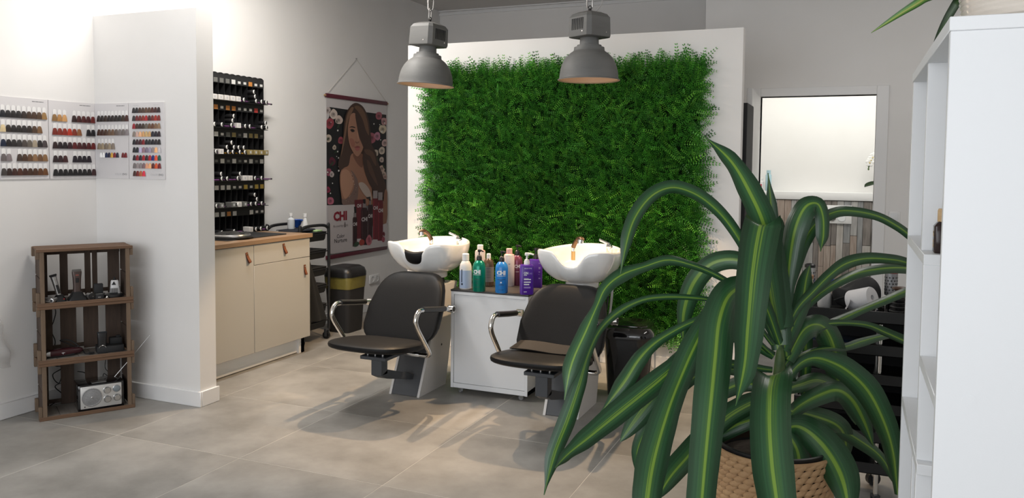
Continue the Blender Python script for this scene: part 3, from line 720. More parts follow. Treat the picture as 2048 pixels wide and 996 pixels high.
# tell the rack contents apart by tier and place in the row
TIER = ['top', 'second', 'third', 'fourth', 'fifth', 'bottom']; ORD = ['first', 'second', 'third', 'fourth', 'fifth', 'sixth', 'seventh', 'eighth', 'ninth', 'tenth', 'eleventh', 'twelfth']
def relabel(prefix, fmt):
    rows_ = {}
    for o in COL.objects:
        if o.parent is None and o.name.split('.')[0] == prefix: rows_.setdefault((fmt(o), NT-1-int((o.location.z-RZ0)/TP)), []).append(o)
    for (f_, r), lst in rows_.items():
        lst.sort(key=lambda o: (round(o.location.y, 2), o.location.z))
        for i, o in enumerate(lst): o['label'] = '%s, %s from left in the %s rack tier' % (f_, ORD[i], TIER[r]) if len(lst) > 1 else '%s in the %s rack tier' % (f_, TIER[r])
relabel('colour_tube', lambda o: 'black colour tube with white crescent cap')
relabel('colour_carton', lambda o: o['label'].split(' hair')[0]+' hair colour carton')
relabel('squeezed_tube', lambda o: o['label'].split(' squeezed')[0]+' squeezed colour tube')

# things on the worktop
mt = MB().prism(rrect(.36, .62, .1), 0, .006).build('cutting_mat', blackm, M=T(-3.99, 4.50, .8932), bevel=.001, seg=1)
tag(mt, 'flat black mat lying on the oak worktop below the rack', 'mat')
t = thing('round_scale', 'flat silver and black disc-shaped scale on the black mat, half behind the partition', 'scale', (-3.93, 4.36, .8995))
MB().lathe([(0, 0), (.14, 0), (.148, .006), (.145, .014), (.13, .018)], 40).build('base', blackp, t)
MB().lathe([(.13, .018), (.125, .028), (.06, .040), (0, .041)], 40).build('plate', steel, t)
for a in np.linspace(0, 2*PI, 7)[:-1]: MB().bb(.07, .105, -.012, .012, .026, .038).build('pad', blackm, t, M=rotz(a), bevel=.002, seg=1)

# ------------------------------------------------------------------ trolley past the end of the counter
TX0, TX1, TY0, TY1 = -4.19, -3.86, 5.03, 5.40
tr = thing('salon_trolley', 'black salon trolley with tubular handle and trays past the cabinet end', 'trolley', ((TX0+TX1)/2, (TY0+TY1)/2, 0))
hx, hy = (TX1-TX0)/2, (TY1-TY0)/2
for sx in (-1, 1):
    MB().tube(crom([(sx*(hx-.01), -hy, .08), (sx*(hx-.01), -hy, .86), (sx*(hx-.01), -hy+.02, .905), (sx*(hx-.01), -hy+.09, .925), (sx*(hx-.01), hy-.09, .925), (sx*(hx-.01), hy-.02, .905), (sx*(hx-.01), hy, .86), (sx*(hx-.01), hy, .08)], 60), .012, 10).build('side_frame', blackp, tr)
for k_, z in enumerate((.80, .66, .52, .38, .22, .10)):
    b_ = stack([(z, 2*hx-.06, 2*hy-.05), (z+.012, 2*hx-.045, 2*hy-.035), (z+.065, 2*hx-.03, 2*hy-.02), (z+.07, 2*hx-.022, 2*hy-.012)], .15).build('tray', blackm, tr)
    for sx in (-1, 1): MB().tube([(sx*(hx-.01), -hy+.005, z+.055), (sx*(hx-.01), hy-.005, z+.055)], .005, 8).build('runner', blackp, b_)
cast = MB().cyl((0, -.012, .03), (0, .012, .03), .03, n=18).mesh('caster_wheel'); cast.materials.append(blackp)
frk = MB().bb(-.012, .012, -.017, -.013, .02, .075).bb(-.012, .012, .013, .017, .02, .075).bb(-.012, .012, -.017, .017, .07, .082).mesh('fork'); frk.materials.append(charcoal)
for sx in (-1, 1):
    for sy in (-1, 1):
        o = put('caster', frk, None, tr, T(sx*(hx-.02), sy*(hy-.02), 0)); put('wheel', cast, None, o)
# towel over the front
def towel(u, v):
    x = hx+.014+.010*math.sin(u*9+1)*(.3+v)+.03*v*(.5+.5*math.sin(u*14)); return (x, -hy+.01+u*(.06+.20*v), .70-.52*v)
t = thing('black_towel', 'black towel hanging over the side of the trolley by the cabinet', 'towel', tr.location)
MB().grid(towel, 20, 10).grid(lambda u, v: (towel(u, v)[0]+.006, towel(u, v)[1], towel(u, v)[2]), 20, 10).build('cloth', mat('black_cloth', (.014, .014, .014, 1), .95, bump=.3, bscale=300), t)
zt = .872
t = thing('plastic_bottle', 'small white bottle lying tilted in a clear bag on the trolley, left one', 'bottle', (-4.06, 5.17, zt+.026))
MB().lathe([(0, 0), (.026, 0), (.028, .01), (.028, .075), (.012, .09), (.012, .10)], 20).build('body', mat('frosted', (.62, .64, .66, 1), .4), t)
MB().lathe([(.015, .10), (.015, .125), (0, .126)], 18).build('cap', whitep, t)
t = thing('plastic_bottle', 'white bottle with conical shoulder standing by the blue dish on the trolley', 'bottle', (-4.0, 5.27, zt+.026))
MB().lathe([(0, 0), (.025, 0), (.028, .02), (.012, .075), (.011, .09)], 20).build('body', whitep, t)
MB().lathe([(.015, .09), (.015, .118), (0, .119)], 18).build('cap', whitep, t)
t = thing('tint_bowl', 'blue tint bowl behind the white bottles on the trolley', 'bowl', (-4.115, 5.30, zt+.028))
MB().lathe([(0, 0), (.03, 0), (.055, .06), (.057, .062), (.052, .06), (.03, .006), (0, .005)], 24).build('bowl', mat('blue_plastic', (.02, .09, .42, 1), .35), t)
MB().bb(.05, .095, -.012, .012, .055, .06).build('spout', MATS['blue_plastic'], t, bevel=.002)
t = thing('tool_pouch', 'dark pouch with folded edge lying on the trolley under the bottles', 'pouch', (-4.04, 5.22, zt+.004))
MB().ell((0, 0, .008), (.10, .15, .012), .5, .5, 24, 8).build('cloth', mat('navy_cloth', (.012, .014, .022, 1), .8), t)
MB().tube([(-.09, -.14, .014), (-.09, .14, .014)], .003, 6).build('hem', blackm, t)
t = thing('foil_pack', 'pale green pack lying on the tray end of the trolley', 'pack', (-3.955, 5.33, zt-.001))
MB().bb(-.05, .05, -.035, .035, 0, .012).build('pack', mat('pale_green', (.45, .66, .30, 1), .5), t, bevel=.003)
MB().bb(-.05, -.01, -.0352, .0352, .004, .0125).build('label', whitep, t)

# ------------------------------------------------------------------ waste bin with yellow bag behind the trolley
t = thing('waste_bin', 'black lidded waste bin with a yellow bag folded over its rim', 'bin', (-3.93, 5.72, 0))
stack([(0, .20, .22), (.02, .21, .23), (.44, .25, .28)], .35).build('body', blackm, t)
stack([(.37, .25, .277), (.44, .262, .29), (.47, .262, .292), (.475, .25, .28)], .35).build('bag', mat('yellow_bag', (.17, .15, .04, 1), .35, bump=.8, bscale=25), t)
stack([(.47, .275, .305), (.50, .275, .305), (.535, .25, .28), (.555, .19, .22), (.558, .12, .15)], .45).build('lid', blackp, t)
# ------------------------------------------------------------------ hanging poster (flat print on a sheet)
PXW = XL+.012
pp = lambda x, y, X=PXW: on_x(x, y, X)
pa = lambda x, y: (650+x/5.862, 190+y/5.862)
po = pp(655, 512); PO = Vector((XL, po.y, po.z))
pos = thing('hanging_poster', 'tall hair-care advertising poster hung by a string on the left wall', 'poster', PO)
sheet_m = mat('poster_white', (.56, .53, .53, 1), .6)
tl, tr_, br, bl = pp(649.5, 188), pp(774, 209), pp(772.5, 497), pp(656.5, 513)
PY0, PY1, PZ0, PZ1 = (tl.y+bl.y)/2, (tr_.y+br.y)/2, (br.z+bl.z)/2, (tl.z+tr_.z)/2
MB().bb(.010, .0118, PY0-PO.y, PY1-PO.y, PZ0-PO.z, PZ1-PO.z).build('sheet', sheet_m, pos)
bord = mat('bordeaux_rod', (.10, .012, .025, 1), .45)
for z, nm in ((PZ1, 'top_rod'), (PZ0, 'bottom_rod')):
    r_ = MB().bb(.002, .02, PY0-PO.y-.004, PY1-PO.y+.004, z-PO.z-.018, z-PO.z+.018).build(nm, bord, pos, bevel=.003)
    if nm == 'top_rod':
        for yy in (PY0-.004, PY1+.004):
            sg = -1 if yy < PY0 else 1
            MB().ell((.011, yy-PO.y+sg*.012, z-PO.z), (.009, .016, .009), nu=12, nv=8).build('rod_knob', mat('knob_wood', (.42, .27, .13, 1), .5), r_)
ap = pp(714, 118)
MB().tube([(.012, PY0-PO.y+.01, PZ1-PO.z+.018), (.006, ap.y-PO.y, ap.z-PO.z), (.012, PY1-PO.y-.01, PZ1-PO.z+.018)], .0022, 6).build('string', mat('string_white', (.62, .58, .54, 1), .8), pos)
MB().cyl((0, ap.y-PO.y, ap.z-PO.z+.004), (.012, ap.y-PO.y, ap.z-PO.z+.004), .005, n=10).build('nail', steel, pos)
LAY = [0]
def shape(name, pts, col, smooth=4, crop=True, rough=.6, par=None):
    """one printed area of the poster; pts in the survey crop, projected on the sheet"""
    LAY[0] += 1; off = .0119+LAY[0]*.00007
    q = [pa(*p) for p in pts]
    if smooth: q = ccrom(q, smooth)
    vs = []
    for x, y in q:
        P = on_x(x, y, PXW); vs.append((off, min(max(P.y, PY0+.002), PY1-.002)-PO.y, P.z-PO.z))
    b = MB(); b.add(vs, [tuple(range(len(vs)))])
    nm = 'ink_%d_%d_%d' % col
    return b.build(name, mat(nm, S(*col), rough), par or pos, smooth=False)
PRN = shape('printed_backdrop', [(52, 140), (255, 170), (470, 200), (718, 232), (722, 1240), (345, 1285), (22, 1293), (8, 1000), (8, 330), (50, 250)], (20, 21, 23), 0)
rr_ = random.Random(11)
def rose(x, y, r, c):
    pts = [(x+r*.9*math.cos(a)*(1+.16*rr_.uniform(-1, 1)), y+r*1.1*math.sin(a)*(1+.16*rr_.uniform(-1, 1))) for a in np.linspace(0, 2*PI, 9)[:-1]]
    shape('printed_rose', pts, c, 3)
    dk = tuple(int(v*.80) for v in c)
    shape('printed_petal', [(x+r*.5*math.cos(a)-.1*r, y+r*.55*math.sin(a)+.1*r) for a in np.linspace(0, 2*PI, 7)[:-1]], dk, 3)
    shape('printed_petal', [(x+r*.25*math.cos(a), y+r*.25*math.sin(a)) for a in np.linspace(0, 2*PI, 6)[:-1]], tuple(int(v*.62) for v in c), 3)
for q in ((100, 225, 52, (205, 190, 180)), (160, 295, 48, (200, 182, 172)), (55, 330, 55, (150, 62, 72)), (30, 180, 36, (186, 172, 168)), (42, 510, 45, (190, 176, 160)), (185, 530, 40, (150, 70, 82)), (110, 615, 26, (180, 165, 150)),
          (80, 780, 45, (90, 30, 50)), (40, 900, 42, (150, 80, 100)), (78, 930, 30, (180, 168, 165)), (630, 245, 40, (160, 90, 100)), (690, 310, 40, (186, 140, 140)), (675, 400, 48, (205, 190, 165)), (545, 500, 55, (158, 88, 100)), (610, 480, 42, (176, 120, 140)),
          (700, 560, 44, (200, 170, 165)), (665, 650, 40, (200, 186, 170)), (590, 680, 36, (190, 176, 160)), (660, 760, 28, (190, 172, 160)), (665, 860, 38, (190, 165, 150)), (685, 930, 32, (180, 160, 148)), (60, 1240, 42, (180, 100, 120)), (30, 1110, 30, (140, 40, 70)), (700, 960, 26, (170, 140, 130))):
    rose(*q)
for i in range(34):
    x, y = rr_.uniform(14, 715), rr_.uniform(215, 1200)
    if 180 < x < 560 and y < 1270: continue
    r = rr_.uniform(5, 11); shape('printed_blossom', [(x+r*math.cos(a), y+r*1.2*math.sin(a)) for a in np.linspace(0, 2*PI, 6)[:-1]], (214, 212, 206), 0)
for i in range(14):
    x, y = rr_.choice((rr_.uniform(14, 190), rr_.uniform(560, 715))), rr_.uniform(300, 1250); a = rr_.uniform(0, 6); l = rr_.uniform(20, 38)
    shape('printed_leaf', [(x-l*math.cos(a), y-l*math.sin(a)), (x+l*.3*math.sin(a), y-l*.3*math.cos(a)), (x+l*math.cos(a), y+l*math.sin(a)), (x-l*.3*math.sin(a), y+l*.3*math.cos(a))], (40, 60, 38), 3)
HB = (66, 47, 39); SK = (150, 108, 86)
shape('printed_hair', [(350, 92), (420, 120), (470, 190), (505, 300), (522, 420), (535, 560), (590, 680), (612, 780), (655, 900), (690, 1010), (712, 1100), (690, 1190), (600, 1180), (520, 1080), (440, 900), (330, 820), (250, 900), (185, 900), (148, 830), (160, 740), (190, 620), (205, 480), (215, 330), (245, 205), (290, 130)], HB)
shape('printed_skin', [(305, 690), (420, 700), (440, 800), (470, 920), (530, 1020), (545, 1150), (545, 1290), (360, 1290), (215, 1285), (180, 1150), (166, 1000), (175, 900), (215, 855), (270, 820)], SK)
shape('printed_shoulder_light', [(200, 880), (260, 880), (310, 960), (320, 1060), (270, 1180), (220, 1210), (185, 1100), (178, 960)], (172, 130, 106))
shape('printed_neck_shade', [(320, 690), (430, 690), (440, 800), (420, 850), (360, 790)], (116, 78, 62))
shape('printed_dress', [(292, 880), (330, 915), (372, 990), (384, 1080), (372, 1220), (340, 1285), (205, 1288), (192, 1215), (225, 1225), (280, 1180), (322, 1110), (338, 1030), (325, 950)], (118, 94, 86))
rd = random.Random(4)
for i in range(40):
    v = rd.uniform(0, 1); x = 300+80*v if v < .5 else 360-150*(v-.5)*2*rd.uniform(.1, 1); y = 910+340*v; r = rd.uniform(3, 6)
    if 200 < x < 380: shape('printed_sequin', [(x+r, y), (x, y+r), (x-r, y), (x, y-r)], rd.choice(((164, 140, 126), (84, 62, 58), (190, 168, 150))), 0)
shape('printed_bodice', [(384, 1035), (440, 1028), (505, 1100), (535, 1190), (530, 1230), (470, 1190), (410, 1110)], (176, 160, 150))
shape('printed_arm', [(690, 1120), (722, 1150), (722, 1400), (700, 1540), (678, 1600), (655, 1560), (665, 1350)], (138, 98, 78))
shape('printed_face', [(295, 225), (345, 220), (372, 330), (395, 470), (430, 530), (440, 590), (425, 650), (385, 712), (352, 714), (312, 660), (280, 590), (262, 500), (256, 400), (270, 300)], (160, 117, 95))
shape('printed_cheek', [(275, 520), (310, 510), (340, 560), (330, 610), (300, 600)], (150, 98, 82))
shape('printed_fringe', [(345, 205), (420, 190), (490, 260), (522, 430), (540, 600), (592, 700), (606, 830), (650, 960), (680, 1100), (600, 1150), (520, 1060), (455, 900), (430, 740), (446, 650), (420, 570), (388, 490), (362, 360)], (62, 43, 36))
shape('printed_hair_light', [(330, 140), (385, 130), (450, 200), (490, 330), (505, 470), (470, 420), (430, 290), (380, 200)], (104, 76, 58))
shape('printed_hair_light', [(290, 150), (325, 150), (300, 215), (262, 300), (240, 430), (215, 560), (175, 720), (190, 600), (220, 400), (245, 240)], (120, 90, 70))
shape('printed_hair_light', [(450, 640), (530, 650), (575, 720), (590, 830), (560, 800), (520, 720), (470, 690)], (92, 66, 52))
shape('printed_hair_light', [(480, 760), (520, 800), (570, 930), (610, 1060), (560, 1000), (500, 880)], (86, 61, 49))
shape('printed_brow', [(270, 383), (300, 366), (338, 376), (341, 388), (300, 379)], (34, 24, 22))
shape('printed_eye', [(284, 408), (306, 398), (330, 408), (336, 424), (318, 436), (298, 430)], (52, 40, 36))
shape('printed_iris', [(304, 408), (316, 406), (324, 418), (314, 428), (304, 420)], (22, 18, 18))
shape('printed_nose', [(346, 540), (362, 556), (386, 546), (380, 562), (360, 568), (345, 556)], (122, 80, 66))
shape('printed_nose', [(364, 430), (374, 440), (384, 520), (374, 530)], (176, 134, 110))
shape('printed_lip', [(328, 612), (352, 602), (364, 598), (378, 598), (400, 610), (384, 622), (360, 620)], (128, 64, 62))
shape('printed_lip', [(336, 622), (360, 622), (398, 616), (390, 642), (364, 656), (346, 642)], (160, 92, 88))
B = 938
shape('printed_panel', [(18, 362+B), (335, 345+B), (560, 620+B), (722, 560+B), (730, 830+B), (60, 925+B), (40, 900+B)], (188, 180, 180), 0)
def bottle2(x0, x1, y0, y1, c, capc, cy, sl=.3, cw=.5):
    w = x1-x0; xm = (x0+x1)/2
    shape('printed_bottle', [(x0, y1+B), (x0, y0+w*sl+B), (x0+w*.12, y0+w*.1+B), (x0+w*.3, y0+B), (x1-w*.3, y0+B), (x1-w*.12, y0+w*.1+B), (x1, y0+w*sl+B), (x1, y1+B)], c, 0)
    shape('printed_bottle_shine', [(x0+w*.12, y1-10+B), (x0+w*.12, y0+w*.5+B), (x0+w*.24, y0+w*.4+B), (x0+w*.24, y1-10+B)], tuple(min(255, int(v*1.35)+10) for v in c), 0)
    shape('printed_cap', [(xm-w*cw/2, y0+4+B), (xm-w*cw/2, cy+B), (xm+w*cw/2, cy+B), (xm+w*cw/2, y0+4+B)], capc, 0)
shape('printed_tube', [(335, 292+B), (458, 284+B), (446, 500+B), (415, 745+B), (362, 748+B), (340, 480+B)], (96, 26, 36), 0)
bottle2(605, 668, 290, 770, (96, 24, 34), (150, 140, 140), 203, .05, .8)
bottle2(548, 606, 270, 755, (100, 25, 36), (152, 142, 142), 184, .05, .9)
bottle2(488, 545, 345, 765, (44, 22, 26), (120, 112, 112), 300, .5, .35)
shape('printed_pump', [(470, 262+B), (520, 252+B), (522, 300+B), (506, 300+B), (504, 275+B), (474, 274+B)], (24, 20, 22), 0)
bottle2(410, 486, 378, 820, (44, 20, 24), (130, 120, 120), 330, .5, .5)
shape('printed_pump', [(430, 284+B), (462, 282+B), (462, 335+B), (440, 336+B)], (24, 20, 22), 0)
bottle2(311, 362, 490, 838, (42, 18, 22), (130, 122, 122), 440, .5, .6)
shape('printed_pump', [(326, 372+B), (350, 368+B), (356, 445+B), (330, 446+B)], (24, 20, 22), 0)
shape('printed_flower', [(465, 760+B), (490, 712+B), (510, 700+B), (535, 745+B), (530, 800+B), (500, 825+B), (474, 805+B)], (176, 100, 110), 3)
shape('printed_flower', [(490, 740+B), (512, 730+B), (520, 780+B), (496, 790+B)], (140, 66, 80), 3)
shape('printed_flower', [(652, 745+B), (672, 720+B), (690, 745+B), (680, 785+B), (658, 780+B)], (150, 70, 84), 3)
shape('printed_flower', [(385, 790+B), (410, 752+B), (448, 770+B), (440, 815+B), (400, 825+B)], (150, 56, 46), 3)
shape('printed_leaf', [(320, 830+B), (335, 795+B), (370, 780+B), (388, 800+B), (370, 830+B), (340, 842+B)], (44, 66, 46), 3)
shape('printed_berry', [(664, 690+B), (676, 662+B), (690, 690+B), (680, 720+B)], (96, 20, 34), 3)
def ptext(s, x, y, wpx, hpx, col, name='lettering', bold=0):
    """lettering on the sheet, centre and size in survey-crop units"""
    c = pa(x, y+B); P = on_x(*c, PXW); a = on_x(*pa(x-wpx/2, y+B), PXW); b = on_x(*pa(x+wpx/2, y+B), PXW)
    u = on_x(*pa(x, y-hpx/2+B), PXW); v = on_x(*pa(x, y+hpx/2+B), PXW)
    M = Matrix(((0, 0, 1, .0119+.00007*(LAY[0]+4)), (1, 0, 0, P.y-PO.y), (0, 1, 0, P.z-PO.z), (0, 0, 0, 1)))
    text(name, s, mat('ink_%d_%d_%d' % col, S(*col), .6), pos, M, w=abs(b.y-a.y), h=abs(u.z-v.z), bold=bold)
ptext('CHI', 165, 480, 158, 112, (128, 16, 38), 'logo', .05)
ptext('RoseHip Oil', 170, 597, 168, 36, (128, 122, 122))
shape('printed_drop', [(212, 610+B), (208, 585+B), (219, 545+B), (230, 585+B), (226, 610+B)], (120, 112, 112), 3)
ptext('Color', 170, 712, 92, 42, (70, 66, 66)); ptext('Nurture', 171, 764, 146, 46, (30, 26, 28))
WL = (206, 198, 198)
for x, y, w, h in ((337, 575, 46, 40), (385, 360, 50, 40), (448, 518, 68, 48), (516, 480, 50, 44), (578, 385, 52, 42), (638, 415, 54, 44)): ptext('CHI', x, y, w, h, WL, 'logo', .03)
# ------------------------------------------------------------------ wash units: pedestal, basin, chair
def arm_path(s):
    X = s*.278
    return crom([(X, .235, .548), (X, .05, .572), (X, -.10, .594), (X, -.155, .592), (X, -.185, .555), (X, -.175, .51), (X, -.10, .42), (X, -.035, .345), (X-s*.012, -.01, .318), (X-s*.045, .0, .308), (X-s*.16, .0, .312)], 60)
def make_wash(cx, label, cushion, dz, blanket, bx=0, sx=-.035, dzb=0):
    """local frame: x across, -y towards the sitter's front; y = 0 is world Y 4.08"""
    YC = 4.08
    t = thing('shampoo_chair', label, 'shampoo chair', (cx, YC, 0), 0, 'shampoo chairs with basins')
    Yl = lambda Y: Y-YC
    # pedestal: charcoal front plate, white leaning side panels
    prof = [(Yl(4.24), 0), (Yl(4.59), 0), (Yl(4.745), .64), (Yl(4.535), .64)]
    MYZ = Matrix(((0, 0, 1, 0), (1, 0, 0, 0), (0, 1, 0, 0), (0, 0, 0, 1)))
    pan = mat('pedestal_white', (.62, .60, .58, 1), .4)
    for s in (-1, 1):
        o = MB().prism(prof, -.008, .008, MYZ).build('side_panel', pan, t, M=T(s*.098, 0, 0), bevel=.001, seg=1)
        MB().cyl((s*.0065, Yl(4.53), .27), (s*.0095, Yl(4.53), .27), .007, n=12).build('screw_cap', blackm, o)
    MB().prism([(Yl(4.247), .003), (Yl(4.262), .003), (Yl(4.55), .63), (Yl(4.535), .63)], -.0895, .0895, MYZ).build('front_panel', mat('charcoal_laminate', (.065, .068, .074, 1), .5, bump=.1, bscale=500), t)
    MB().prism([(Yl(4.57), .003), (Yl(4.585), .003), (Yl(4.735), .63), (Yl(4.72), .63)], -.0895, .0895, MYZ).build('back_panel', pan, t)
    MB().bb(-.106, .106, Yl(4.53), Yl(4.745), .64, .652).build('top_panel', pan, t, bevel=.001, seg=1)
    bel = MB().lathe([(.085, .652)]+[(.085-.006*(i % 2), .652+.005*i) for i in range(1, 8)]+[(.07, .692)], 28, T(bx, Yl(4.635), 0)).build('bellows', blackm, t)
    # ceramic basin
    bc = (bx, Yl(4.635), .692)
    def Rth(a):   # a = 0 at the front (-y)
        f = abs(math.atan2(math.sin(a), math.cos(a)))
        base = 1/math.sqrt((math.sin(a)/.240)**2+(math.cos(a)/(.262 if math.cos(a) > 0 else .275))**2)
        ear = .045*math.exp(-((f-.78)/.33)**2)
        notch = -.03*math.exp(-(f/.24)**4)
        return base+ear+notch
    def Hth(a):
        f = abs(math.atan2(math.sin(a), math.cos(a)))
        return .215+.014*math.exp(-((f-.72)/.28)**2)-.082*math.exp(-(f/.31)**4)+.012*math.exp(-((f-PI)/.9)**2)-.006*math.sin(f)**2
    rings = []; NA = 72
    prof_o = [(i/14) for i in range(15)]
    def ring(fr, fz):
        out = []
        for i in range(NA):
            a = 2*PI*i/NA; R = Rth(a); Hh = Hth(a); r = fr(R, a); z = fz(Hh, a)
            out.append((bc[0]+r*math.sin(a), bc[1]-r*math.cos(a), bc[2]+z))
        return out
    rings.append(ring(lambda R, a: .0, lambda H, a: .03))
    for q in prof_o:
        ph = q*PI/2
        rings.append(ring(lambda R, a, ph=ph: .098+(R-.098)*math.sin(ph)**1.12, lambda H, a, ph=ph: .03+(H-.03)*(1-math.cos(ph)**1.05)))
    for dr, dzz in ((-.003, .007), (-.010, .0105), (-.018, .007), (-.023, -.002)):
        rings.append(ring(lambda R, a, dr=dr: R+dr, lambda H, a, dzz=dzz: H+dzz))
    for q in range(1, 11):
        ph = q/10*PI/2
        rings.append(ring(lambda R, a, ph=ph: max((R-.026)*math.cos(ph)**.62, .002), lambda H, a, ph=ph: (H-.004)-(H-.004-.052)*math.sin(ph)))
    bas = MB().loft(rings, cap=True).build('basin', ceramic, t, ang=60)
    MB().lathe([(0, .688), (.098, .688), (.102, .694), (.102, .716), (.098, .724), (.09, .730)], 40, T(bx, bc[1], 0)).build('basin_foot', ceramic, bas)
    MB().lathe([(.0, .0), (.028, .0), (.03, .003), (.022, .004), (0, .002)], 24, T(bc[0], bc[1]+.03, bc[2]+.053)).build('drain', steel, bas)
    if cushion:
        R_ = Rth(0)
        MB().ell((bc[0], bc[1]-R_+.006, bc[2]+Hth(0)+.004), (.104, .030, .040), .85, .8, 28, 14, lambda q: Vector((q.x, q.y+q.x*q.x*2.4-.25*q.z, q.z+q.x*q.x*3.6))).build('neck_cushion', leather, t)
    # hand shower and mixer
    bronze = mat('bronze_chrome', (.20, .12, .075, 1), .22, .9)
    sx = bx+sx; sy = bc[1]+.12
    MB().cyl((sx, sy, bc[2]+.14), (sx, sy, bc[2]+.195), .013, n=16).build('shower_holder', mat('brass_warm', (.55, .36, .16, 1), .25, .9), t)
    MB().cyl((sx, sy, bc[2]+.195), (sx, sy+.003, bc[2]+.222), .0145, n=16).build('shower_collar', chrome, t)
    sgn = -1 if cushion else 1
    MB().tube(crom([(sx, sy, bc[2]+.22), (sx+sgn*.012, sy-.006, bc[2]+.245), (sx+sgn*.03, sy-.012, bc[2]+.268), (sx+sgn*.055, sy-.03, bc[2]+.277), (sx+sgn*.07, sy-.04, bc[2]+.272)], 16), [.0145]*9+[.017]*8, 14).build('hand_shower', bronze, t)
    MB().cyl((sx+sgn*.058, sy-.033, bc[2]+.272), (sx+sgn*.056, sy-.036, bc[2]+.25), .019, n=18).build('spray_head', chrome, t)
    mx, my = bx+.125, bc[1]+.145
    mixer = MB().lathe([(.024, .15), (.022, .165), (.019, .20), (.021, .225), (.019, .236), (0, .24)], 22, T(mx, my, bc[2])).build('mixer', chrome, t)
    stack([(0, .026, .05), (.012, .03, .05), (.022, .024, .03)], .5, T(mx, my-.005, bc[2]+.232) @ Matrix.Rotation(.35, 4, 'X')).build('mixer_cap', chrome, mixer)
    MB().tube(crom([(mx, my, bc[2]+.245), (mx-.02, my-.03, bc[2]+.262), (mx-.045, my-.06, bc[2]+.278)], 10), [.011, .011, .011, .010, .010, .010, .009, .009, .009, .009, .008], 10).build('mixer_lever', chrome, mixer)
    MB().tube(crom([(.13, bc[1]+.14, .84), (.145, bc[1]+.13, .74), (.14, bc[1]+.11, .55), (.12, bc[1]+.09, .45)], 20), .008, 8).build('hose', steel, t)
    MB().tube(crom([(.11, bc[1]+.15, .84), (.115, bc[1]+.14, .74), (.118, bc[1]+.12, .60), (.11, bc[1]+.1, .5)], 20), .007, 8).build('hose', blackp, t)
    # steel bracket under the seat
    yb = Yl(3.93)
    MB().bb(-.085, .085, yb-.04, Yl(4.36), .298+dz, .318+dz).build('seat_plate', charcoal, t, bevel=.002, seg=1)
    MB().bb(-.035, .035, yb, yb+.065, .20, .298+dz).build('bracket_post', charcoal, t, bevel=.002, seg=1)
    MB().prism([(yb, .20), (yb+.065, .225), (Yl(4.335), .115), (Yl(4.325), .085), (yb+.065, .17)], -.035, .035, MYZ).build('bracket_brace', charcoal, t, bevel=.002, seg=1)
    for s in (-.05, 0, .05): MB().cyl((s, yb-.01, .318+dz), (s, yb-.01, .335+dz), .007, n=10).build('bolt', steel, t)
    # upholstery
    def seatf(q):
        f = q.y/.235
        return Vector((q.x*(1-.05*max(0, f)), q.y, q.z*(1-.18*max(0, -f)**2)+.006*(q.x/.26)**2-.105*q.y))
    MB().ell((0, Yl(3.945), .374+dz), (.258, .235, .034), .62, .62, 40, 16, seatf).build('seat', leather, t)
    def backf(q):
        v = (q.z+.198)/.396
        wv = 1.0-.26*max(0, (v-.45)/.55)**1.6-.10*max(0, (.3-v)/.3)**2
        x = q.x*wv
        return Vector((x, q.y-.030*(x/.27)**2+.13*q.z/.198+.012*math.cos(v*PI), q.z))
    MB().ell((.008, Yl(4.275), .548+dzb), (.254, .042, .198), .38, .36, 40, 18, backf).build('backrest', leather, t)
    MB().bb(-.05, .05, Yl(4.28), Yl(4.40), .30+dz, .45+dz).build('back_bracket', blackm, t, bevel=.004)
    if blanket:
        MB().grid(lambda u, v: ((u-.5)*.40, Yl(3.96)+v*.17, .412+dz+.010*v+.004*math.sin(u*7)), 14, 8).grid(lambda u, v: ((u-.5)*.40, Yl(3.96)+v*.17, .417+dz+.010*v+.004*math.sin(u*7)), 14, 8).build('seat_pad', mat('pad_cloth', (.022, .018, .015, 1), .85, bump=.3, bscale=200), t)
    # arm rests
    for s in (-1, 1):
        a = MB().tube([(x, y+.0, z+dz*.6) for x, y, z in arm_path(s)], .0135, 12).build('arm_tube', chrome, t)
        MB().tube([(s*.278, y, z+.0035+dz*.6) for y, z in ((.16, .557), (.05, .571), (-.105, .594))], .0165, 12).build('arm_pad', blackp, a)
        MB().cyl((s*.265, .235, .548+dz*.6), (s*.302, .235, .548+dz*.6), .022, n=20).build('pivot', chrome, a)
        MB().cyl((s*.302, .235, .548+dz*.6), (s*.304, .235, .548+dz*.6), .016, n=18).build('pivot_cap', blackm, a)
        MB().bb(min(s*.10, s*.20), max(s*.10, s*.20), -.012, .03, .298+dz*.6, .316+dz*.6).build('arm_clamp', steel, a, bevel=.003)
    return t
make_wash(-2.49, 'left black shampoo chair with white basin and dark neck cushion', True, 0, False, -.022, -.07, 0)
make_wash(-1.475, 'right black shampoo chair with white basin, a flat pad on its seat', False, .018, True, -.008, -.10, -.012)

# ------------------------------------------------------------------ white rolling cabinet with bottles
RCX0, RCX1, RCY0, RCY1 = -2.267, -1.752, 4.43, 4.84
t = thing('rolling_cabinet', 'white rolling cabinet with dark top between the two shampoo chairs', 'cabinet', ((RCX0+RCX1)/2, (RCY0+RCY1)/2, 0))
w2, d2_ = (RCX1-RCX0)/2, (RCY1-RCY0)/2
MB().bb(-w2, w2, -d2_+.004, d2_, .033, .062).bb(-w2, -w2+.018, -d2_, d2_, .033, .636).bb(w2-.018, w2, -d2_, d2_, .033, .636).bb(-w2+.018, w2-.018, -d2_+.012, d2_, .618, .636).bb(-w2+.018, w2-.018, d2_-.012, d2_, .062, .618).build('carcass', white_lam, t, bevel=.001, seg=1)
MB().bb(-w2+.02, w2-.02, -d2_+.006, -d2_+.024, .064, .616).build('front_panel', white_lam, t, bevel=.001, seg=1)
MB().bb(-w2+.018, w2-.018, -d2_, -d2_+.012, .618, .636).build('top_strip', white_lam, t)
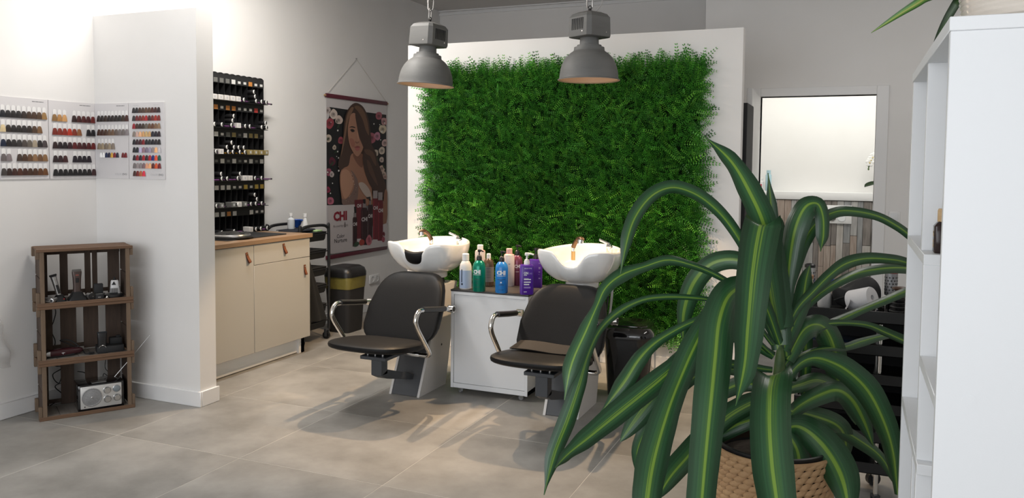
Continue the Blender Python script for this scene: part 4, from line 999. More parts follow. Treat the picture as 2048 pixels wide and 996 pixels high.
MB().bb(-w2-.002, w2+.002, -d2_-.002, d2_+.002, .636, .648).build('top', mat('slate_top', (.035, .033, .033, 1), .35, noise=.5, nscale=14, col2=(.06, .055, .05, 1)), t, bevel=.001, seg=1)
whm = MB().cyl((0, -.01, .019), (0, .01, .019), .019, n=18).mesh('wheel'); whm.materials.append(mat('caster_grey', (.28, .28, .29, 1), .4))
fkm = MB().bb(-.012, .012, -.015, -.011, .015, .045).bb(-.012, .012, .011, .015, .015, .045).bb(-.015, .015, -.015, .015, .041, .045).mesh('fork'); fkm.materials.append(steel)
for sx in (-1, 1):
    for sy in (-1, 1):
        o = put('caster', fkm, None, t, T(sx*(w2-.055), sy*(d2_-.035), 0) @ rotz(.6*sx) @ Matrix.Scale(.735, 4)); put('wheel', whm, None, o)
ZTp = .6482
def bmat(n, c, rough=.25, metal=0): return mat(n, c, rough, metal)
def bottle(label, px, py, prof, m, kind='cap', capm=None, caph=.03, capr=.018, sx=1, sy=1, rz=0, n=28, dy=0):
    p = on_z(px, py, ZTp); t = thing('shampoo_bottle', label, 'bottle', (p.x, p.y+dy, ZTp), rz, 'bottles on the rolling cabinet')
    b = MB().lathe(prof, n, None, sx, sy).build('body', m, t); z = prof[-1][1]
    if kind == 'cap': MB().lathe([(prof[-1][0], z-.001), (capr, z), (capr, z+caph-.003), (capr-.003, z+caph), (0, z+caph)], 24).build('cap', capm, t)
    else:
        MB().lathe([(.016, z-.002), (.0165, z+.002), (.0165, z+.016), (.012, z+.028), (.006, z+.032)], 20).build('pump_collar', capm, t)
        MB().cyl((0, 0, z+.03), (0, 0, z+.052), .0042, n=10).build('pump_stem', capm, t)
        MB().lathe([(.0, z+.05), (.009, z+.05), (.011, z+.056), (.010, z+.064), (0, z+.066)], 16).tube(crom([(0, 0, z+.058), (.016, -.006, z+.060), (.032, -.012, z+.055)], 8), [.006]*5+[.0045]*4, 8).build('pump_head', capm, t)
    return t
blkp = blackp; FC = math.radians(-22)   # bottles are turned to face the camera
def btext(t, s, z, w, h, r, m, ang, name='logo', bold=.02):
    """lettering wrapped on a round bottle at angle ang (world-facing)"""
    M = Matrix.Translation((0, 0, z)) @ rotz(ang)
    o = text(name, s, m, t, Matrix(), w=w, h=h, bold=bold); me = o.data
    for v in me.vertices:
        a = v.co.x/r; v.co = M @ Vector((math.sin(a)*(r+.0006), -math.cos(a)*(r+.0006), v.co.y))
    me.update(); return o
def bbar(t, z, w, h, r, m, ang, x=0, name='small_print'):
    M = Matrix.Translation((0, 0, z)) @ rotz(ang); b = MB()
    b.grid(lambda u, v: M @ Vector((math.sin((x+(u-.5)*w)/r)*(r+.0006), -math.cos((x+(u-.5)*w)/r)*(r+.0006), (v-.5)*h)), 6, 1)
    return b.build(name, m, t)
inkw = mat('ink_white', (.78, .80, .80, 1), .4); inkd = mat('ink_dark', (.02, .03, .05, 1), .4)
A1 = math.radians(24)
R = .0375
wb = bottle('white round bottle half filled with pale blue liquid, left end of the row', 931, 577.5, [(0, 0), (R-.004, 0), (R, .005), (R, .135), (R-.004, .155), (.024, .172), (.018, .178)], bmat('milky', (.70, .68, .66, 1), .35), 'cap', whitep, .042, .0215)
wl = MB(); wl.lathe([(R+.0004, .008), (R+.0004, .118)], 28); wl.build('liquid_level', mat('pale_blue', (.36, .45, .62, 1), .3), wb)
bbar(wb, .085, .007, .08, R, inkd, A1+.0, -.024); bbar(wb, .034, .012, .012, R, inkd, A1, -.022)
gr = bottle('metallic green bottle with black pump and white logo', 958, 582, [(0, 0), (.036, 0), (.0395, .005), (.0395, .15), (.034, .172), (.022, .186), (.014, .19)], bmat('metal_green', (.0, .21, .13, 1), .24, .35), 'pump', blkp)
btext(gr, 'CHI', .122, .046, .026, .0395, inkw, A1-.35, bold=.06); bbar(gr, .104, .05, .0022, .0395, inkw, A1-.35)
for z, w in ((.078, .032), (.073, .022), (.06, .018), (.05, .018), (.03, .03)): bbar(gr, z, w, .002, .0395, inkd, A1-.35)
bl_ = bottle('bright blue bottle with black pump and white logo, front of the row', 1003, 585, [(0, 0), (.035, 0), (.0385, .005), (.0385, .15), (.034, .17), (.022, .185), (.014, .189)], bmat('bright_blue', (.02, .20, .56, 1), .25), 'pump', blkp)
btext(bl_, 'CHI', .124, .055, .027, .0385, inkw, A1-.1, bold=.06); bbar(bl_, .105, .056, .0022, .0385, inkw, A1-.1)
for z, w in ((.083, .052), (.077, .02), (.055, .028), (.049, .03), (.021, .03)): bbar(bl_, z, w, .002, .0385, inkd, A1-.1)
bbar(bl_, .066, .008, .008, .0385, inkw, A1-.1)
br_ = bottle('bronze bottle with white cap and grey label behind the green one', 977, 572, [(0, 0), (.03, 0), (.034, .005), (.034, .14), (.028, .165), (.015, .178)], bmat('bronze_bottle', (.10, .065, .04, 1), .25, .4), 'cap', whitep, .03, .0135)
q_ = MB(); q_.lathe([(.0345, .03), (.0345, .125)], 28); q_.build('label', mat('label_greybrown', (.16, .15, .145, 1), .5), br_)
for z in (.115, .1, .09, .075, .06): bbar(br_, z, .03, .0018, .035, inkd, A1)
pk = mat('pink_cap', (.72, .42, .38, 1), .35); pkb = mat('pale_bottle', (.64, .57, .55, 1), .35)
for lb, px, py, hh in (('tall pale bottle with pink shoulder behind the green bottle', 960, 566, .215), ('tall pale bottle with pink cap behind the blue bottle', 1018, 572, .205)):
    t = bottle(lb, px, py, [(0, 0), (.031, 0), (.034, .004), (.034, hh-.012), (.032, hh-.006)], pkb, 'cap', whitep if px < 1000 else pk, .042, .0195)
    MB().lathe([(.0335, hh-.006), (.028, hh), (.018, hh+.002)], 28).build('shoulder', pk, t)
    bbar(t, hh-.06, .012, .003, .034, inkd, A1)
mv = bottle('mauve bottle with black pump behind the purple ones', 1034, 570, [(0, 0), (.032, 0), (.0355, .005), (.0355, .155), (.03, .178), (.014, .195)], bmat('mauve_metal', (.20, .055, .10, 1), .25, .4), 'pump', blkp)
btext(mv, 'CHI', .125, .036, .022, .0355, inkw, A1, bold=.03); bbar(mv, .09, .02, .0018, .0355, inkw, A1)
pur = bmat('purple_plastic', (.085, .022, .30, 1), .28)
def square_bottle(label, px, py, white):
    p = on_z(px, py, ZTp); t = thing('shampoo_bottle', label, 'bottle', (p.x, p.y, ZTp), math.radians(28), 'bottles on the rolling cabinet')
    stack([(0, .074, .06), (.004, .080, .066), (.168, .080, .066), (.176, .074, .06), (.179, .03, .03)], .35).build('body', pur, t)
    m = whitep if white else blackp
    MB().lathe([(.017, .178), (.017, .196), (.0145, .2), (.0145, .206), (.006, .21), (.0045, .235)], 20).build('pump_collar', m, t)
    MB().lathe([(0, .232), (.0125, .232), (.0135, .240), (.012, .248), (0, .25)], 16).tube(crom([(0, 0, .242), (.02, -.004, .242), (.04, -.008, .237)], 8), [.0065]*5+[.005]*4, 8).build('pump_head', m, t)
    if white:
        F = T(0, -.0334, 0) @ Matrix.Rotation(PI/2, 4, 'X')
        text('lettering', 'SELECTIVE', inkw, t, T(.004, -.0334, .158) @ Matrix.Rotation(PI/2, 4, 'X'), w=.044, h=.006)
        text('logo', 'ON', inkw, t, T(-.008, -.0334, .130) @ Matrix.Rotation(PI/2, 4, 'X'), w=.026, h=.015, bold=.04)
        text('logo', 'CARE', mat('ink_lilac', (.28, .2, .5, 1), .4), t, T(.018, -.0334, .128) @ Matrix.Rotation(PI/2, 4, 'X'), w=.022, h=.010, bold=.02)
        for z, w, h in ((.118, .018, .004), (.098, .028, .002), (.092, .042, .006), (.076, .04, .007), (.062, .032, .007), (.044, .04, .010), (.018, .018, .003)):
            MB().bb(-.02, -.02+w, -.0335, -.033, z-h/2, z+h/2).build('small_print', inkw if h != .010 else mat('ink_lilac', (.28, .2, .5, 1), .4), t)
    else:
        for z, w, h in ((.155, .012, .006), (.125, .012, .014), (.1, .01, .006), (.085, .006, .003), (.06, .012, .006)): MB().bb(.014, .014+w, -.0335, -.033, z-h/2, z+h/2).build('small_print', mat('ink_lilac', (.28, .2, .5, 1), .4), t)
square_bottle('purple square bottle with white pump, right front of the row', 1053, 588, True)
square_bottle('purple square bottle with black pump, at the back right of the row', 1071, 574, False)

# ------------------------------------------------------------------ glossy black bin beside the right chair
t = thing('pedal_bin', 'glossy black swing-lid bin between the right chair and the plant', 'bin', (-1.245, 4.88, 0), .12); t.scale = (1.17, 1.17, 1.045)
stack([(0, .20, .22), (.01, .21, .23), (.34, .255, .285), (.352, .258, .288)], .5).build('body', blackg, t)
stack([(.352, .266, .296), (.362, .27, .30), (.385, .268, .298), (.415, .235, .26), (.424, .20, .225)], .5).build('lid_rim', blackg, t)
stack([(.420, .198, .223), (.428, .196, .221), (.432, .186, .21)], .5).build('flap', mat('flap_gloss', (.012, .012, .012, 1), .12, coat=.5), t)
MB().bb(.134, .1345, -.05, .05, .1, .3).build('side_sticker', mat('sticker_grey', (.3, .3, .31, 1), .3), t)

# ------------------------------------------------------------------ pendant lamps
lampg = mat('lamp_grey', (.125, .125, .122, 1), .6, noise=.7, nscale=5, col2=(.165, .165, .16, 1), stretch=(1, 1, 5), bump=.15, bscale=90)
lamp_in = mat('lamp_inner', (.50, .36, .26, 1), .5)
link_me = MB().tube([(.011*math.cos(a)*(1 if abs(math.sin(a)) < .99 else 1), 0, .010*math.sin(a)+(.012 if math.sin(a) >= 0 else -.012)) for a in np.linspace(0, 2*PI, 21)[:-1]], .0028, 7, closed=True).mesh('chain_link')
link_me.materials.append(mat('galvanised', (.36, .35, .34, 1), .4, .8))
def pendant(label, x, y, z, rz, tilt=0):
    t = thing('pendant_lamp', label, 'lamp', (x, y, z), rz, 'grey industrial pendant lamps'); t.scale = (LKS, LKS, LKS); ZCl = (ZC-z)/LKS
    R0 = .172
    dome = [(R0+.010, .0), (R0+.0105, .005), (R0+.002, .009)]+[(R0*math.cos(a)**.72 if a < 1.5 else .065, .01+.175*math.sin(a)) for a in np.linspace(.06, 1.12, 16)]
    rr0 = dome[-1][0]; zt_ = dome[-1][1]
    dome += [(.090, zt_+.006), (.088, zt_+.024), (.072, zt_+.027), (.071, zt_+.037), (.056, zt_+.040), (.054, zt_+.078)]
    MB().lathe(dome, 48).build('shade', lampg, t)
    inn = [(R0+.009, .0005), (R0-.004, .006)]+[((R0-.006)*math.cos(a)**.72, .008+.168*math.sin(a)) for a in np.linspace(.06, 1.12, 14)]+[(0, .165)]
    MB().lathe(inn, 48).build('reflector', lamp_in, t)
    zb = zt_+.078
    def oc(s, c=.30):
        k = s*(1-c); return [(s, -k), (s, k), (k, s), (-k, s), (-s, k), (-s, -k), (-k, -s), (k, -s)]
    rings = []
    for zz_, s in ((zb, .082), (zb+.004, .094), (zb+.016, .097), (zb+.115, .094), (zb+.135, .08), (zb+.148, .052), (zb+.152, .02)): rings.append([(px_, py_, zz_) for px_, py_ in oc(s, .22)])
    hs = MB().loft(rings).build('gear_housing', lampg, t, ang=25)
    for i in range(7): MB().bb(-.048+i*.0145, -.041+i*.0145, -.0975, -.093, zb+.04, zb+.105).build('vent_slot', blackm, hs)
    for a in range(4): MB().cyl((.04*math.cos(a*PI/2)+.096*math.sin(a*PI/2), -.096*math.cos(a*PI/2)+.04*math.sin(a*PI/2), zb+.028), (.04*math.cos(a*PI/2)+.0985*math.sin(a*PI/2), -.0985*math.cos(a*PI/2)+.04*math.sin(a*PI/2), zb+.028), .004, n=8).build('screw', chrome, hs)
    # bulb and its light
    MB().lathe([(0, .06), (.02, .064), (.03, .085), (.022, .11), (.016, .13), (.016, .165)], 20).build('bulb', mat('bulb_glow', (1, .78, .52, 1), .3, emit=6), t)
    MB().cyl((0, 0, zb+.15), (0, 0, zb+.17), .01, n=10).tube([(.012*math.cos(a), 0, zb+.175+.012*math.sin(a)) for a in np.linspace(0, 2*PI, 15)[:-1]], .003, 6, closed=True).build('eye_bolt', blackm, t)
    zc = zb+.185; k = 0
    while zc+.03 < ZCl-.03:
        put('chain_link', link_me, None, t, T(0, 0, zc+.02) @ rotz(PI/2*(k % 2)+.3) @ Matrix.Scale(1.65, 4)); zc += .0605; k += 1
    MB().lathe([(.05, ZCl), (.05, ZCl-.012), (.02, ZCl-.03), (.004, ZCl-.045), (0, ZCl-.046)], 24).build('ceiling_rose', lampg, t)
    MB().tube(crom([(.03, .02, zb+.15), (.05, .05, zb+.21), (.02, .03, zb+.25), (-.01, .02, zb+.3), (.015, .012, zb+.45), (.0, .01, ZCl-.02)], 40), .0035, 7).build('cable', mat('cable_grey', (.42, .41, .40, 1), .6), t)
    l = bpy.data.lights.new('lamp_bulb_light', 'SPOT'); l.energy = LAMP_W; l.color = (1, .70, .42); l.shadow_soft_size = .02; l.spot_size = math.radians(96); l.spot_blend = .3
    lo = bpy.data.objects.new('lamp_bulb_light', l); COL.objects.link(lo); lo.parent = t; lo.location = (0, 0, .055)
    return t
LAMP_W = 110
YLP = 4.76; LKS = 1.046
for (px_, py_, rz, lb) in ((851, 170, 1.37, 'left grey dome pendant lamp above the left shampoo chair'), (1177.5, 160, -.5, 'right grey dome pendant lamp with slotted housing above the right chair')):
    P = on_y(px_, py_, YLP); lp = pendant(lb, P.x, P.y, P.z-.004, rz)
    if px_ < 1000: lp.rotation_euler = (Matrix.Rotation(math.radians(3.6), 4, FW) @ rotz(rz)).to_euler()

# ------------------------------------------------------------------ artificial fern panel on the screen
pw = thing('plant_wall', 'large panel of artificial green ferns mounted on the white screen', 'plant wall', (-1.99, YG, .19))
GX0, GX1, GZ0, GZ1 = -3.045, -.935, .20, 2.14
MB().bb(GX0+1.99+.025, GX1+1.99-.025, -.0015, 0, GZ0-.19+.025, GZ1-.19-.03).build('backing', mat('fern_backing', (.006, .016, .005, 1), 1, spec=0), pw)
def fern_field(n, seed):
    r = np.random.default_rng(seed); V = []; Fc = []; Cc = []
    X = r.uniform(GX0+.01, GX1-.01, n); Z = r.uniform(GZ0+.02, GZ1-.02, n)
    # a denser fringe along the four edges
    m = n//7; e = r.integers(0, 4, m); u = r.uniform(0, 1, m)
    X[:m] = np.where(e == 0, GX0+.02, np.where(e == 1, GX1-.02, GX0+u*(GX1-GX0))); Z[:m] = np.where(e == 2, GZ0+.03, np.where(e == 3, GZ1-.03, GZ0+u*(GZ1-GZ0)))
    inw = np.abs(r.normal(0, .05, m)); X[:m] += np.where(e == 0, inw, np.where(e == 1, -inw, 0)); Z[:m] += np.where(e == 2, inw, np.where(e == 3, -inw, 0))
    for i in range(n):
        x, z = X[i], Z[i]; L_ = r.uniform(.055, .105)
        a = r.normal(PI/2, .95)          # fronds mostly lean upwards
        out = r.uniform(.25, 1.0)
        if i < m:
            out = r.uniform(.05, .5)
            if e[i] == 0: a = r.normal(PI, .6)
            elif e[i] == 1: a = r.normal(0, .6)
            elif e[i] == 2: a = r.normal(-PI/2, .7)
            else: a = r.normal(PI/2, .4)
            L_ *= r.uniform(.9, 1.6)
        d = np.array([math.cos(a), -out, math.sin(a)]); d /= np.linalg.norm(d)
        p = np.array([x+1.99, -.004-r.uniform(0, .05), z-.19])
        side = np.cross(d, np.array([r.normal(0, .5), -1, r.normal(0, .5)])); side /= np.linalg.norm(side)
        up = np.cross(side, d); droop = r.uniform(.1, .5)
        g = r.uniform(0, 1)**1.3
        base = np.array([.013+.06*g, .085+.26*g, .010+.018*g]) if r.random() > .15 else np.array([.14, .42, .04])
        k = 7; o = len(V)
        for j in range(k):
            t = (j+.6)/k; c = p+d*L_*t+up*(-droop*L_*t*t*.6); w = L_*.20*(1-.75*t)+.002; h = L_*.075
            for s in (-1, 1):
                q0 = c; q1 = c+side*s*w*.55+d*h*.9+up*.15*w; q2 = c+side*s*w+d*h*.6; q3 = c+side*s*w*.55-d*h*.35-up*.05*w
                b = len(V); V += [q0, q1, q2, q3]; Fc.append((b, b+1, b+2, b+3)); Cc.append(base*(.8+.4*t))
    return np.array(V), np.array(Fc), np.array(Cc)
V, Fc, Cc = fern_field(15000, 3)
me = bpy.data.meshes.new('fern_foliage'); me.vertices.add(len(V)); me.vertices.foreach_set('co', V.ravel())
me.loops.add(Fc.size); me.loops.foreach_set('vertex_index', Fc.ravel().astype(np.int32))
me.polygons.add(len(Fc)); me.polygons.foreach_set('loop_start', np.arange(0, Fc.size, 4, dtype=np.int32)); me.polygons.foreach_set('loop_total', np.full(len(Fc), 4, dtype=np.int32))
at = me.attributes.new('tint', 'FLOAT_COLOR', 'FACE'); at.data.foreach_set('color', np.hstack([Cc, np.ones((len(Cc), 1))]).ravel().astype(np.float32))
me.update(); me.validate()
fm = mat('fern_leaf', (.03, .15, .015, 1), .5, vcol='tint')
fo = put('foliage', me, fm, pw); fo['kind'] = 'stuff'
# ------------------------------------------------------------------ leaves
def leaf_material(name, dark, mid, light, stripe=.16):
    m = bpy.data.materials.new(name); m.use_nodes = True; nt = m.node_tree; N = nt.nodes; Lk = nt.links; b = N['Principled BSDF']
    tc = N.new('ShaderNodeTexCoord'); sp = N.new('ShaderNodeSeparateXYZ'); Lk.new(tc.outputs['UV'], sp.inputs[0])
    a = N.new('ShaderNodeMath'); a.operation = 'SUBTRACT'; a.inputs[1].default_value = .5; Lk.new(sp.outputs[0], a.inputs[0])
    ab = N.new('ShaderNodeMath'); ab.operation = 'ABSOLUTE'; Lk.new(a.outputs[0], ab.inputs[0])
    # fine lengthwise streaks
    mp = N.new('ShaderNodeMapping'); mp.inputs['Scale'].default_value = (11, .35, 1); Lk.new(tc.outputs['UV'], mp.inputs[0])
    oi = N.new('ShaderNodeObjectInfo'); Lk.new(oi.outputs['Random'], mp.inputs['Location'])
    ns = N.new('ShaderNodeTexNoise'); ns.inputs['Scale'].default_value = 1.6; ns.inputs['Detail'].default_value = 3; Lk.new(mp.outputs[0], ns.inputs['Vector'])
    ad = N.new('ShaderNodeMath'); ad.operation = 'MULTIPLY_ADD'; ad.inputs[1].default_value = .42; Lk.new(ns.outputs['Fac'], ad.inputs[0]); Lk.new(ab.outputs[0], ad.inputs[2])
    rp_ = N.new('ShaderNodeValToRGB'); e = rp_.color_ramp.elements
    e[0].position = .17; e[0].color = light; e[1].position = .66; e[1].color = tuple(v*.75 for v in dark[:3])+(1,)
    x = e.new(.17+stripe*.40); x.color = light; x = e.new(.17+stripe*.62); x.color = mid; x = e.new(.17+stripe*1.4); x.color = tuple(v*1.7 for v in dark[:3])+(1,); x = e.new(.48); x.color = tuple(v*1.15 for v in dark[:3])+(1,)
    Lk.new(ad.outputs[0], rp_.inputs[0]); Lk.new(rp_.outputs[0], b.inputs['Base Color'])
    b.inputs['Roughness'].default_value = .30; b.inputs['Specular IOR Level'].default_value = .55
    bp = N.new('ShaderNodeBump'); bp.inputs['Strength'].default_value = .25; bp.inputs['Distance'].default_value = .003; Lk.new(ns.outputs['Fac'], bp.inputs['Height']); Lk.new(bp.outputs[0], b.inputs['Normal'])
    # thin blades let some light through
    tr = N.new('ShaderNodeBsdfTranslucent'); Lk.new(rp_.outputs[0], tr.inputs[0]); ms = N.new('ShaderNodeMixShader'); ms.inputs[0].default_value = .14
    out = N['Material Output']; Lk.new(b.outputs[0], ms.inputs[1]); Lk.new(tr.outputs[0], ms.inputs[2]); Lk.new(ms.outputs[0], out.inputs['Surface'])
    return m
leaf_m = leaf_material('dracaena_leaf', (.020, .066, .026, 1), (.06, .155, .034, 1), (.21, .35, .05, 1))
leaf_y = leaf_material('striped_leaf', (.05, .16, .025, 1), (.20, .34, .06, 1), (.42, .46, .14, 1), .22)
leaf_k = leaf_material('dark_leaf', (.02, .045, .015, 1), (.03, .07, .02, 1), (.05, .10, .03, 1))
def leaf(parent, pts, wmax, roll=0., cup=.32, m=None, base=.42, peak=.55, nseg=34, wave=.03, seed=0, off=None, tip=1.0, wp=None):
    """strap leaf along 3-D points; wmax full width (m); roll turns the blade about its own axis"""
    P = [Vector(p) for p in crom([tuple(p) for p in pts], nseg)]
    r = random.Random(seed); p1, p2 = r.uniform(0, 6), r.uniform(0, 6)
    V = []; F = []; UV = []; K = 8; n = len(P)
    prev = None
    for i in range(n):
        t = i/(n-1); tan = (P[min(i+1, n-1)]-P[max(i-1, 0)]).normalized()
        view = (P[i]-EYEP).normalized()
        side = tan.cross(view)
        if side.length < .25:
            side = prev if prev is not None else tan.orthogonal()
        side = (side-tan*side.dot(tan)).normalized()
        if prev is not None and side.dot(prev) < 0: side = -side
        if prev is not None: side = (side*.6+prev*.4); side = (side-tan*side.dot(tan)).normalized()
        prev = side.copy()
        a = roll*(.4+.6*t); nrm = side.cross(tan).normalized()
        sd = side*math.cos(a)+nrm*math.sin(a); nr = sd.cross(tan).normalized()
        if t < peak: w = base+(1-base)*math.sin(PI/2*t/peak)**1.1
        else: w = math.cos(PI/2*((t-peak)/(1-peak))**1.35)**.8*tip if t < 1 else 0
        if wp is not None:
            k_ = t*(len(wp)-1); i_ = min(int(k_), len(wp)-2); u_ = k_-i_; u_ = u_*u_*(3-2*u_); w = (wp[i_]*(1-u_)+wp[i_+1]*u_)/max(wp)
        hw = max(wmax*w/2, .0006)
        for j in range(K+1):
            u = j/K*2-1
            q = P[i]+sd*hw*u+nr*(cup*hw*(u*u-.35)*1.0+wave*wmax*math.sin(9*t+p1+u*2.2)*abs(u)**1.5*math.sin(PI*t))
            V.append(q); UV.append((j/K, t))
    for i in range(n-1):
        for j in range(K): o = i*(K+1)+j; F.append((o, o+1, o+K+2, o+K+1))
    if off is not None: V = [v-off for v in V]
    me = bpy.data.meshes.new('leaf'); me.from_pydata([tuple(v) for v in V], [], F)
    uv = me.uv_layers.new(name='UVMap'); data = np.array([UV[l.vertex_index] for l in me.loops], dtype=np.float32); uv.data.foreach_set('uv', data.ravel())
    me.polygons.foreach_set('use_smooth', [True]*len(me.polygons)); me.update()
    return put('leaf', me, m or leaf_m, parent)

# ------------------------------------------------------------------ big dracaena in a woven basket
DC = 2.62; LWS = 1.0
BC = on_d(1545, 890, DC); BASE = Vector((BC.x, BC.y, 0))
dp = thing('dracaena_plant', 'large striped dracaena with long arching leaves, in a woven basket in the foreground', 'plant', (BASE.x, BASE.y, .0))
def dl(px, w, dt, roll=0., d0=0., power=1.2, **k):
    """survey: blade midline in the photograph, apparent width, depth change from crown to tip"""
    n = len(px); pts = []
    for i, (x, y) in enumerate(px):
        t = i/(n-1); pts.append(on_d(x, y, DC+d0+dt*t**power))
    leaf(dp, pts, w*LWS/FPX*(DC+dt*.5), roll, off=BASE, seed=len(dp.children), **k)
dl([(1562, 655), (1548, 540), (1528, 450), (1500, 385), (1462, 322), (1408, 272)], 52, -.10, .35, base=.6, peak=.35, wp=[50, 52, 52, 48, 34, 2])
dl([(1560, 640), (1553, 560), (1548, 490), (1543, 420), (1536, 346)], 30, .05, .2, base=.7, peak=.4, wp=[20, 26, 30, 24, 2])
dl([(1556, 660), (1538, 560), (1530, 490), (1526, 447), (1517, 480), (1507, 550), (1498, 650), (1490, 735), (1471, 812)], 74, -.36, .15, base=.55, peak=.5, nseg=46, wp=[44, 58, 68, 76, 76, 70, 60, 44, 2])
dl([(1545, 640), (1510, 540), (1490, 496), (1454, 441), (1417, 404), (1380, 382), (1342, 374), (1305, 389), (1275, 424), (1256, 470), (1241, 548)], 29, -.18, .25, base=.8, peak=.6, nseg=48, wp=[12, 18, 22, 24, 26, 27, 28, 29, 29, 26, 2])
dl([(1545, 672), (1500, 600), (1469, 572), (1424, 546), (1380, 529), (1335, 520), (1290, 533), (1245, 549), (1212, 575), (1194, 612), (1172, 662), (1143, 729), (1129, 800)], 36, -.30, -.3, base=.4, peak=.80, nseg=56, wp=[10, 10, 12, 14, 16, 22, 20, 30, 26, 18, 34, 36, 3])
dl([(1545, 690), (1490, 622), (1432, 602), (1380, 595), (1327, 594), (1282, 601), (1237, 624), (1200, 660), (1176, 710), (1157, 774), (1134, 842), (1108, 909), (1088, 990)], 36, -.28, .3, base=.35, peak=.85, nseg=56, wp=[8, 8, 9, 12, 14, 14, 18, 14, 16, 30, 36, 32, 2])
dl([(1548, 712), (1490, 668), (1425, 680), (1360, 725), (1303, 772), (1239, 823), (1179, 872), (1135, 908), (1110, 936)], 46, -.42, .2, base=.4, peak=.62, nseg=44, wp=[10, 14, 24, 38, 46, 46, 38, 22, 3])
dl([(1548, 690), (1500, 635), (1440, 626), (1382, 645), (1334, 670), (1303, 692), (1276, 722), (1247, 767), (1200, 828)], 36, -.12, -.2, base=.4, peak=.7, nseg=44, wp=[8, 9, 10, 16, 20, 24, 32, 36, 4])
dl([(1550, 680), (1510, 600), (1460, 590), (1414, 644), (1384, 699), (1358, 759), (1340, 805), (1322, 860), (1306, 920), (1296, 980), (1288, 1060)], 62, -.46, .2, base=.4, peak=.72, nseg=50, wp=[12, 16, 26, 44, 52, 50, 52, 58, 62, 56, 40])
dl([(1560, 690), (1530, 610), (1495, 572), (1458, 590), (1438, 640), (1430, 710), (1423, 780), (1413, 880), (1404, 980), (1396, 1080)], 72, -.52, .15, base=.5, peak=.5, nseg=50, wp=[20, 26, 40, 66, 72, 70, 66, 60, 54, 48])
dl([(1556, 760), (1552, 745), (1549, 752), (1543, 785), (1541, 850), (1546, 930), (1556, 1010), (1562, 1090)], 76, -.50, -.1, d0=-.05, base=.8, peak=.5, power=.9, wp=[60, 66, 70, 74, 76, 76, 68, 60])
dl([(1565, 660), (1573, 590), (1583, 500), (1594, 449), (1612, 414), (1634, 408), (1645, 432), (1646, 470), (1641, 503)], 50, .02, .5, base=.7, peak=.4, nseg=44, wp=[14, 26, 44, 50, 46, 34, 30, 28, 2])
dl([(1562, 670), (1575, 590), (1596, 517), (1614, 473), (1641, 440), (1677, 423), (1717, 424), (1757, 433), (1789, 449), (1816, 468), (1850, 500)], 26, .25, .3, base=.6, peak=.5, nseg=44, wp=[12, 18, 24, 26, 24, 22, 20, 18, 18, 18, 14])
dl([(1562, 690), (1592, 622), (1625, 585), (1661, 549), (1693, 527), (1733, 517), (1781, 519), (1812, 525), (1850, 540)], 26, .3, -.4, base=.6, peak=.6, nseg=40, wp=[10, 16, 20, 22, 26, 24, 22, 20, 12])
dl([(1564, 700), (1590, 640), (1640, 588), (1701, 552), (1753, 539), (1806, 536), (1850, 545)], 24, .38, .5, base=.6, peak=.5, nseg=36, wp=[8, 12, 16, 20, 22, 24, 18])
dl([(1566, 740), (1600, 690), (1640, 656), (1677, 641), (1725, 619), (1769, 601), (1812, 583), (1850, 570)], 20, .42, .4, base=.5, peak=.5, nseg=36, wp=[8, 12, 14, 18, 16, 18, 20, 16])
dl([(1570, 730), (1598, 690), (1622, 662), (1650, 648), (1698, 646), (1738, 651), (1770, 664), (1806, 680), (1850, 700)], 22, .34, -.5, base=.5, peak=.55, nseg=36, wp=[10, 14, 16, 14, 12, 14, 20, 22, 14])
dl([(1568, 742), (1600, 712), (1640, 698), (1690, 694), (1722, 684), (1766, 672), (1800, 668)], 20, .42, .6, base=.5, peak=.5, nseg=30, wp=[8, 12, 12, 16, 20, 16, 6])
dl([(1568, 775), (1590, 738), (1618, 719), (1648, 720), (1692, 741), (1734, 781), (1766, 841), (1786, 905), (1796, 990)], 54, .06, -.3, base=.4, peak=.5, nseg=40, wp=[12, 18, 26, 38, 50, 54, 48, 38, 14])
dl([(1570, 838), (1600, 812), (1636, 792), (1674, 781), (1704, 800), (1728, 842), (1747, 893)], 42, .16, .25, base=.5, peak=.6, nseg=34)
dl([(1566, 862), (1590, 852), (1616, 862), (1648, 892), (1674, 932), (1690, 975), (1700, 1040)], 70, -.28, -.15, base=.4, peak=.6, nseg=34)
dl([(1545, 800), (1520, 800), (1485, 815), (1450, 838), (1420, 870), (1398, 910)], 44, -.10, .3, base=.5, peak=.45)
dl([(1545, 830), (1510, 838), (1470, 852), (1435, 872), (1405, 905)], 36, .05, -.3, base=.5, peak=.5)
dl([(1562, 690), (1556, 600), (1552, 540), (1557, 480), (1563, 436)], 44, .10, .4, base=.9, peak=.4)
dl([(1540, 820), (1470, 815), (1410, 870), (1374, 912), (1340, 952), (1312, 1000)], 46, -.15, .2, base=.4, peak=.65)
dl([(1548, 712), (1470, 672), (1400, 695), (1354, 731), (1319, 778), (1281, 827), (1240, 884)], 48, -.05, -.2, base=.35, peak=.72, nseg=40)
dl([(1545, 740), (1440, 730), (1360, 775), (1310, 832), (1277, 892), (1272, 945)], 30, .08, .2, base=.4, peak=.6)
dl([(1555, 660), (1520, 560), (1480, 522), (1427, 526), (1389, 564), (1369, 622), (1366, 682)], 42, .22, -.2, base=.5, peak=.65, nseg=40)
dl([(1575, 720), (1610, 660), (1645, 655), (1668, 700), (1676, 760), (1672, 800)], 50, .30, .3, base=.5, peak=.55)
dl([(1572, 820), (1620, 830), (1672, 850), (1690, 880), (1690, 930)], 44, .22, .2, base=.5, peak=.5)
dl([(1570, 832), (1610, 838), (1660, 850), (1714, 879), (1764, 918), (1796, 978)], 30, .30, .4, base=.4, peak=.5)
dl([(1556, 700), (1545, 640), (1535, 600), (1512, 650), (1500, 720)], 34, .12, .3, base=.7, peak=.5)
